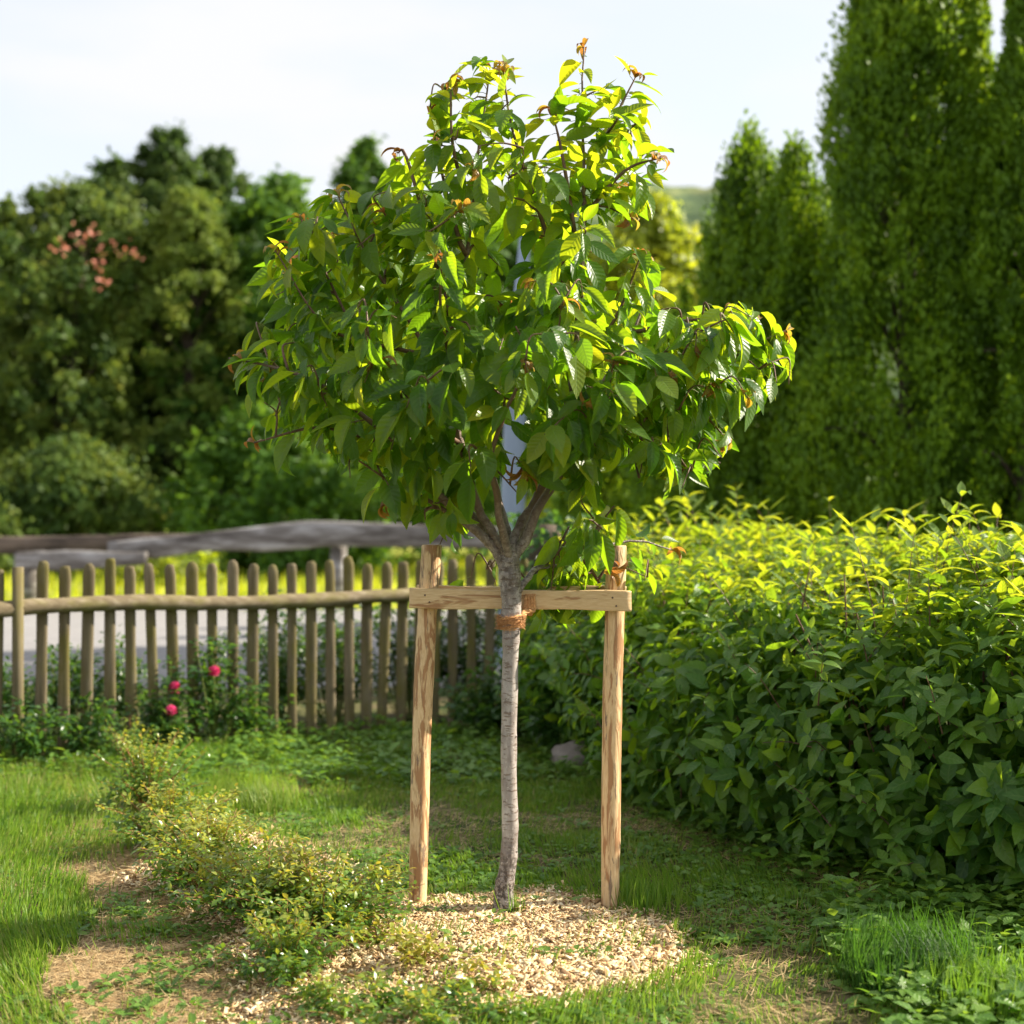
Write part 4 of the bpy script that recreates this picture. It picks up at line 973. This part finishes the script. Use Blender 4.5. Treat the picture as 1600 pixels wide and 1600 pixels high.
# ------------------------------------------------------------------ roses along the picket fence
def rose_bush(x, y, h, r, seed, label, flowers=(), nleaf=900, mat='fencerose', group='rose bushes along the picket fence', leafsz=0.05, fm='petal', name='rose_bush', stem='greenstem', upright=1.0):
    rng = np.random.default_rng(seed); root = empty(name, (x, y, 0), label, 'rose bush', group)
    st = MB(); B, Dd = [], []
    ns = max(8, int(nleaf / 45))
    for k in range(ns):
        a = rng.random() * 6.28; ro_ = r * rng.random() ** .6; hh = h * rng.uniform(.45, 1.25) * (1 - 0.35 * (ro_ / r) ** 2)
        g0 = float(hgt(np.array([x]), np.array([y]))[0])
        e = np.array([x + math.cos(a) * ro_, y + math.sin(a) * ro_, g0 + hh])
        c = catmull([[x + math.cos(a) * ro_ * .2, y + math.sin(a) * ro_ * .2, g0 - .01], [x + math.cos(a) * ro_ * .55, y + math.sin(a) * ro_ * .55, g0 + hh * (.55 + .15 * rng.random())], e], 5)
        st.tube(c, np.linspace(.0035, .0015, len(c)) * (h / .6) ** .5, 4, cap=False)
        for _ in range(int(nleaf / ns)):
            t = rng.uniform(.2, 1) ** .8; i = t * (len(c) - 1); i0 = int(min(i, len(c) - 2)); p = c[i0] + (c[i0 + 1] - c[i0]) * (i - i0)
            d_ = rdir(1, rng)[0]; d_[2] = d_[2] * .5 + .1
            B.append(p + d_ * rng.uniform(.2, 1.4) * leafsz); Dd.append(d_)
    B = np.array(B); Dd = np.array(Dd); n = len(B); B[:, 2] = np.maximum(B[:, 2], hgt(B[:, 0], B[:, 1]) + .005)
    L_ = rng.uniform(.6, 1.15, n) * leafsz
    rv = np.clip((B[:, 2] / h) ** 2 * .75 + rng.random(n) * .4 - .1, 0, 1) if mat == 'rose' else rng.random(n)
    leaf_obj('foliage', leaves(B, Dd, nrm(np.array([0, 0, 1.]) + rdir(n, rng) * .6), L_, L_ * .6, rng.uniform(.1, .8, n), .25, nv=4, prof='ovate', rnd=rv), M[mat], root)
    st.build('stems', M[stem], root)
    for f in flowers:
        f = np.array(f); m = 26; u = rdir(m, rng)
        leaf_obj('flower', leaves(f + u * .004, nrm(u + [0, 0, .5]), nrm(-u + [0, 0, .8]), .040, .042, -1.2, -.3, nv=5, prof='round'), M[fm], root)
        b = MB(); b.tube(catmull([[x, y, .1], [(x + f[0]) / 2, (y + f[1]) / 2, f[2] * .6], f], 4), np.linspace(.004, .002, 9), 4, cap=False); b.build('flower_stem', M['greenstem'], root)
    return root
def fl_(px, py, d): return P(px, py, d)
spots = [(10, 8.62, .50, .30, 'leafy rose bush behind the pickets at the left edge, without flowers', 1100), (88, 8.7, .56, .30, 'flowerless rose bush second from the left edge, behind the pickets', 1200),
         (180, 8.9, .56, .32, 'flowerless rose bush behind the pickets, left of the pink blooms', 1300), (335, 8.62, .60, .26, 'taller rose bush with one pink bloom at the fence', 1100),
         (430, 9.35, .74, .36, 'rose bush seen between the pickets right of the pink blooms', 1700), (520, 9.6, .74, .36, 'rose bush behind the pickets, left of the left stake', 1700),
         (262, 8.45, .46, .22, 'low dark rose bush with two pink blooms near the fence foot', 800), (640, 9.9, .85, .42, 'shaded bush behind the pickets at the left stake', 2000), (735, 10.0, .85, .36, 'shaded bush behind the pickets between left stake and trunk', 1700),
         (395, 8.85, .36, .22, 'small rose bush just right of the pink-flowered one, before the pickets', 600), (135, 8.15, .30, .26, 'low leafy plant in front of the pickets at left', 600), (35, 7.95, .34, .24, 'low leafy plant in front of the pickets at the left corner', 600)]
for k, (px, d, h, r, lab, nl_) in enumerate(spots):
    f = []
    if px == 335: f = [fl_(335, 1050, d - .1)]
    if px == 262: f = [fl_(273, 1075, d - .05), fl_(267, 1112, d - .12)]
    rose_bush(at(px, d), d, h, r, 100 + k, lab, f, nleaf=nl_)
# shaded garden plants between trunk and hedge
rose_bush(at(850, 9.0), 9.0, .62, .38, 131, 'leafy shaded bush right of the cherry trunk, in front of the dark tree trunk', nleaf=1500, name='garden_bush', leafsz=.075, group=None)
rose_bush(at(900, 8.3), 8.3, .42, .30, 132, 'low shaded bush behind the right stake near the pale stone', nleaf=1100, name='garden_bush', leafsz=.075, group=None)
rose_bush(at(760, 9.1), 9.1, .38, .35, 133, 'low shaded bush left of the cherry trunk at the fence end', nleaf=1100, name='garden_bush', leafsz=.06, group=None)
# old dark trunk behind the hedge end
ot = empty('old_tree', (at(862, 9.9), 9.9, 0), 'old dark tree trunk with ivy in the shade behind the cherry trunk', 'tree')
b = MB(); b.tube(catmull([[at(862, 9.9), 9.9, -.1], [at(860, 9.9), 9.9, .5], [at(852, 9.9), 9.95, 1.0], [at(850, 9.9), 10, 1.30]], 4), [.17, .165, .16, .155, .15, .15, .145, .14, .14, .135, .13, .12, .10], 12, .05, rng=rng); b.build('trunk', M['darkbark'], ot)
n = 1500; a = rng.random(n) * 6.28; zz = rng.random(n) * 1.4
leaf_obj('crown', leaves(np.stack([at(856, 9.9) + np.cos(a) * (.17 + .12 * zz), 9.9 + np.sin(a) * (.17 + .12 * zz), zz], 1), rdir(n, rng) + [0, 0, -.4], np.stack([np.cos(a), np.sin(a), a * 0 + .5], 1), .06, .05, .3, .2, nv=3, prof='ovate', rnd=rng.random(n) * .4), M['fencerose'], ot)

# stone at the foot of the hedge
g = np.array([at(905, 8.0), 8.0, .05]); u = rdir(1, rng)
th, ph = np.meshgrid(np.linspace(0, 2 * math.pi, 20, endpoint=False), np.linspace(.05, math.pi - .05, 12)); th, ph = th.ravel(), ph.ravel()
rad = 1 + .22 * (fbm(th * 1.3 + 3, ph * 2, 61) - .5) * 2 + .1 * np.sign(np.sin(th * 2.5)) * .4
sv = np.stack([np.sin(ph) * np.cos(th) * .16 * rad, np.sin(ph) * np.sin(th) * .13 * rad, np.cos(ph) * .09 * rad], 1) + g
i = (np.arange(11) * 20)[:, None]; j = np.arange(20)[None]
stn = mesh_obj('stone', sv, np.stack([i + j, i + (j + 1) % 20, i + 20 + (j + 1) % 20, i + 20 + j], -1).reshape(-1, 4), M['stone'], smooth=False); tag(stn, 'pale pinkish-grey stone in the shade at the hedge foot behind right stake', 'stone')

# ------------------------------------------------------------------ low roses in the chip bed
gl = 'low rose bushes in the wood-chip bed'
low = [(232, 1275, .33, .30, 'farthest low rose bush of the bed, tall yellowish new shoots'), (270, 1340, .24, .32, 'low rose bush with straggly shoots, second from the far end of the bed'),
       (330, 1400, .24, .32, 'dense dark-leaved low rose bush in the middle of the bed'), (415, 1450, .23, .36, 'sprawling glossy low rose bush left of the left stake'),
       (505, 1468, .22, .34, 'nearest large low rose bush, between bed edge and left stake'), (450, 1530, .18, .24, 'small low rose shoots just in front of the nearest large bush'),
       (575, 1430, .13, .15, 'small low rose sprig touching left stake foot'), (590, 1600, .09, .22, 'low sprawling rose shoots on the chips at bottom edge, left of centre'), (700, 1610, .10, .22, 'flat leafy rose shoots at bottom edge below the trunk'),
       (565, 1495, .09, .13, 'tiny rose sprig on the chips in front of the left stake'), (650, 1530, .08, .12, 'tiny rose sprig on the open chips left of the trunk'),
       (520, 1585, .09, .15, 'low rose shoots on the chips near the bottom edge, further left'), (735, 1570, .08, .12, 'tiny rose sprig on the chips below the trunk'), (205, 1210, .30, .16, 'thin yellow-leaved rose shoots at the far end tip of the bed')]
for k, (px, py, h, r, lab) in enumerate(low):
    x, y = G(px, py)
    rose_bush(x, y, h, r, 200 + k, lab, nleaf=int(2600 * (r / .3) ** 2) if h > .17 else int(450 * (r / .2)), mat='rose', group=gl, leafsz=.026, name='low_rose_bush', stem='redstem')

# ------------------------------------------------------------------ wood chips, straw, grass, weeds
rng = np.random.default_rng(300)
def scatter(n, x0, x1, y0, y1, mask):
    x = rng.uniform(x0, x1, n); y = rng.uniform(y0, y1, n); m = mask(x, y) & (np.abs(x / y) < .40)
    return x[m], y[m]
def chip_soft(a, b):
    g1 = rng.normal(size=len(a)) * .05; g2 = rng.normal(size=len(a)) * .05
    return chip_m(a + g1, b + g2)
x, y = scatter(250000, -2.2, .9, 3.5, 7.0, chip_soft)
n = len(x); print('chips', n)
L_ = rng.gamma(2.4, .0056, n) + .006; W_ = L_ * rng.uniform(.12, .42, n); big = rng.random(n) < .02; W_[big] *= 1.8
a = rng.random(n) * 6.28; tilt = rng.normal(size=n) * .38
D = np.stack([np.cos(a), np.sin(a), tilt], 1); N = nrm(np.array([0, 0, 1.]) + rdir(n, rng) * .55)
pb = np.stack([x, y, hgt(x, y) + rng.uniform(.0, .014, n)], 1)
D = nrm(D); S = nrm(np.cross(D, N)); N = np.cross(S, D)
cor = np.array([[s1, s2, s3] for s3 in (-1, 1) for (s1, s2) in ((-1, -1), (1, -1), (1, 1), (-1, 1))], float)
jit = 1 + rng.uniform(-.3, .25, (n, 8))
V = pb[:, None] + (cor[None, :, 0] * jit)[..., None] * (L_ / 2)[:, None, None] * D[:, None] + (cor[None, :, 1] * jit)[..., None] * (W_ / 2)[:, None, None] * S[:, None] + cor[None, :, 2][..., None] * rng.uniform(.0008, .002, n)[:, None, None] * N[:, None]
Qc = np.array([[0, 3, 2, 1], [4, 5, 6, 7], [0, 1, 5, 4], [1, 2, 6, 5], [2, 3, 7, 6], [3, 0, 4, 7]])
Q = (np.arange(n) * 8)[:, None, None] + Qc[None]
chips = mesh_obj('wood_chips', V.reshape(-1, 3), Q.reshape(-1, 4), M['chip'], rnd=np.repeat(rng.random(n), 8), uv=np.zeros((n * 8, 2)), smooth=False); tag(chips, 'pale wood chip mulch around the cherry trunk and over the rose bed', 'wood chips', kind='stuff')

def blades(name, x, y, L, W, mat, rnd, flat=0.0, curl=(0.3, 1.3)):
    n = len(x); a = rng.random(n) * 6.28
    o = np.stack([np.cos(a), np.sin(a), 0 * a], 1)
    up = np.array([0, 0, 1.]) * (1 - flat)
    wind = np.stack([np.cos(fbm(x * 1.5, y * 1.5, 91) * 14), np.sin(fbm(x * 1.5, y * 1.5, 91) * 14), 0 * x], 1)
    D = nrm(up + o * (rng.uniform(.05, 1.1, n)[:, None] + flat * 1.2) + wind * .35); N = nrm(np.cross(np.cross(D, -o + [0, 0, .01]), D) + 1e-6); N = nrm(-o + D * .1 + rdir(n, rng) * .2) if flat < .5 else nrm(np.array([0, 0, 1.]) + rdir(n, rng) * .3)
    return leaves(np.stack([x, y, hgt(x, y) - .004 + flat * .012], 1), D, -N if flat < .5 else N, L, W, rng.uniform(*curl, n), .3, nv=4, prof='blade', rnd=rnd, nu=2)

def grass_dens(x, y):
    n1 = fbm(x * 2.6, y * 2.6, 71); base = np.clip((n1 - .40) * 6.0, 0.20, 1)
    base = np.where(chip_m(x, y), .03 + .35 * (fbm(x * 5, y * 5, 95) > .62), base); base = np.where(straw_m(x, y) & ~chip_m(x, y), .03 + .4 * (fbm(x * 4, y * 4, 96) > .58), base)
    lush = np.clip((-x - .95 + (5 - y) * .3), 0, 1)
    return np.clip(base + .4 * lush * ~straw_m(x, y), 0, 1)
x, y = scatter(300000, -3.2, 3.2, 3.45, 8.6, lambda a, b: rng.random(len(a)) < grass_dens(a, b)); n = len(x)
inh = (x > np.interp(y, foot[:7, 1][::-1], foot[:7, 0][::-1]) + .3) & (y > 5.1); x, y = x[~inh], y[~inh]; n = len(x); print('grass', n)
lf = fbm(x * 2.5, y * 2.5, 73)
dry = np.clip(fbm(x * 2.0, y * 2.0, 77) * 1.5 - .45, 0, 1)
rv = np.clip(rng.random(n) * .55 + dry * .6 * (rng.random(n) < .6) + .25 * (rng.random(n) < .12), 0, 1)
go = leaf_obj('grass', [blades('g', x, y, rng.uniform(.022, .066, n) * (0.40 + lf + .6 * np.clip(-x - .9, 0, 1)), rng.uniform(.0035, .0075, n), None, rv)], M['grass']); tag(go, 'short patchy green lawn grass', 'grass', kind='stuff')
# dry grass litter
x, y = scatter(150000, -3.0, 1.8, 3.45, 7.8, lambda a, b: (straw_m(a, b) & ~chip_m(a, b)) | (rng.random(len(a)) < .5 * np.clip((.48 - fbm(a * 2.6, b * 2.6, 71)) * 6, 0, 1))); n = len(x)
so = leaf_obj('dry_grass_litter', [blades('s', x, y, rng.uniform(.03, .09, n), rng.uniform(.002, .004, n), None, rng.random(n), flat=.9, curl=(-.5, .5))], M['straw']); tag(so, 'tan dry grass litter lying left of the rose bed', 'dry grass', kind='stuff')
# weeds: rosettes of small broad leaves on the lawn
def rosettes(n, x0, x1, y0, y1, dens, sz, hmax):
    cx, cy = scatter(n, x0, x1, y0, y1, lambda a, b: (rng.random(len(a)) < dens(a, b)))
    B, D_, S_ = [], [], []
    for a, b in zip(cx, cy):
        m = rng.integers(4, 9); s = rng.uniform(.6, 1.3) * sz; h = rng.uniform(.2, 1) * hmax; z = float(hgt(np.array([a]), np.array([b]))[0])
        an = rng.random() * 6.28 + np.arange(m) * 2.4
        for q in an:
            o = np.array([math.cos(q), math.sin(q), rng.uniform(.1, .9)]); B.append([a + o[0] * s * .3, b + o[1] * s * .3, z + h * rng.random()]); D_.append(o); S_.append(s)
    B, D_, S_ = map(np.array, (B, D_, S_)); S_ = S_ * rng.uniform(.7, 1.1, len(S_))
    return leaves(B, D_, nrm(np.array([0, 0, 1.]) + rdir(len(B), rng) * .3), S_, S_ * .62, rng.uniform(.2, 1, len(B)), .2, nv=4, prof='ovate')
def fd(x): return np.interp(x, foot[:7, 0], foot[:7, 1])
wparts = [rosettes(19000, -2.8, 2.4, 3.6, 9.4, lambda a, b: np.where(chip_m(a, b), .05 + .5 * (fbm(a * 4, b * 4, 97) > .62), np.clip((fbm(a * 2.3, b * 2.3, 81) - .40) * 4, 0.04, .8)), .034, .03),
          rosettes(3200, -.2, 2.1, 4.0, 8.8, lambda a, b: np.exp(-((b - fd(a) + .12) / .34) ** 2) * (a > .2), .06, .18),
          rosettes(1800, -3.2, 0.4, 7.4, 9.3, lambda a, b: .7 + 0 * a, .06, .12),
          rosettes(1500, 1.0, 2.0, 3.6, 5.1, lambda a, b: .75 * (a / b > .22), .06, .14)]
wo = leaf_obj('weeds', wparts, M['weed']); tag(wo, 'small broad-leaved weeds on the lawn and along the hedge foot', 'weeds', kind='stuff')

def tuft(name, label, px, py, r, h, n, w, seed, rn=(0, .6), mat='grass'):
    rg = np.random.default_rng(seed); cx, cy = G(px, py)
    a = rg.random(n) * 6.28; rr_ = r * rg.random(n) ** .6; x = cx + np.cos(a) * rr_; y = cy + np.sin(a) * rr_
    o = np.stack([np.cos(a), np.sin(a), 0 * a], 1) * (rr_ / r)[:, None] * .35 + rdir(n, rg) * .24
    D = nrm(np.array([0, 0, 1.]) + o)
    L_ = h * rg.uniform(.5, 1.05, n)
    obj_ = leaf_obj(name, [leaves(np.stack([x, y, hgt(x, y) - .005], 1), D, nrm(np.stack([np.cos(a), np.sin(a), 0 * a], 1) + rdir(n, rg) * .5), L_, w * rg.uniform(.7, 1.2, n), rg.uniform(.2, 1.3, n), .3, nv=6, prof='blade', rnd=rg.uniform(rn[0], rn[1], n), nu=3)], M[mat])
    return tag(obj_, label, 'grass tuft')
tuft('grass_tuft', 'tall upright soft grass tuft at lower right in front of the hedge', 1420, 1545, .20, .25, 900, .006, 401, (0, .22), 'shadegrass')
tuft('grass_tuft', 'bright sunlit grass tuft beyond the low roses', 375, 1262, .28, .17, 1500, .006, 402, (.3, .75))
tuft('grass_tuft', 'wispy grass tuft at the foot of the cherry trunk', 800, 1444, .05, .12, 46, .004, 403, (.1, .6))
tuft('grass_tuft', 'green grass tuft beside the right stake on the lawn side', 1010, 1420, .14, .14, 320, .005, 404, (0, .5))
tuft('grass_tuft', 'grass tuft at the bottom right corner', 1545, 1590, .16, .2, 700, .006, 405, (.1, .5))
# plantain-like leaf on the lawn
x, y = G(1128, 1472); ang = np.array([2.9, 0.2, 1.2, 4.0, 5.2]); n = 5
bl = leaf_obj('broad_leaf_weed', [leaves(np.stack([x + 0 * ang, y + 0 * ang, hgt(np.full(n, x), np.full(n, y)) + .015], 1), np.stack([np.cos(ang), np.sin(ang), .25 + 0 * ang], 1), np.tile([0, 0, 1.], (n, 1)), np.array([.09, .06, .05, .06, .05]), np.array([.045, .035, .03, .035, .03]), .6, .2, nv=7, prof='ovate', rnd=np.full(n, .9))], M['weed'])
tag(bl, 'broad pale-leaved weed rosette on the lawn at lower right of the chips', 'weed')
# far meadow: coarse tufts so that the field is not a flat sheet
n = 16000; x = rng.uniform(-24, 12, n); y = rng.uniform(20.8, 40, n); L_ = rng.uniform(.12, .3, n)
a = rng.random(n) * 6.28
mo = leaf_obj('meadow_grass', [leaves(np.stack([x, y, 0 * x], 1), nrm(np.stack([np.cos(a) * .4, np.sin(a) * .4, 1 + 0 * a], 1)), np.stack([np.cos(a), np.sin(a), 0 * a], 1), L_, .05, .6, .2, nv=3, prof='blade', rnd=rng.uniform(.5, 1, n), nu=2)], M['yellow']); tag(mo, 'yellow-green meadow grass beyond the road', 'grass', kind='stuff')
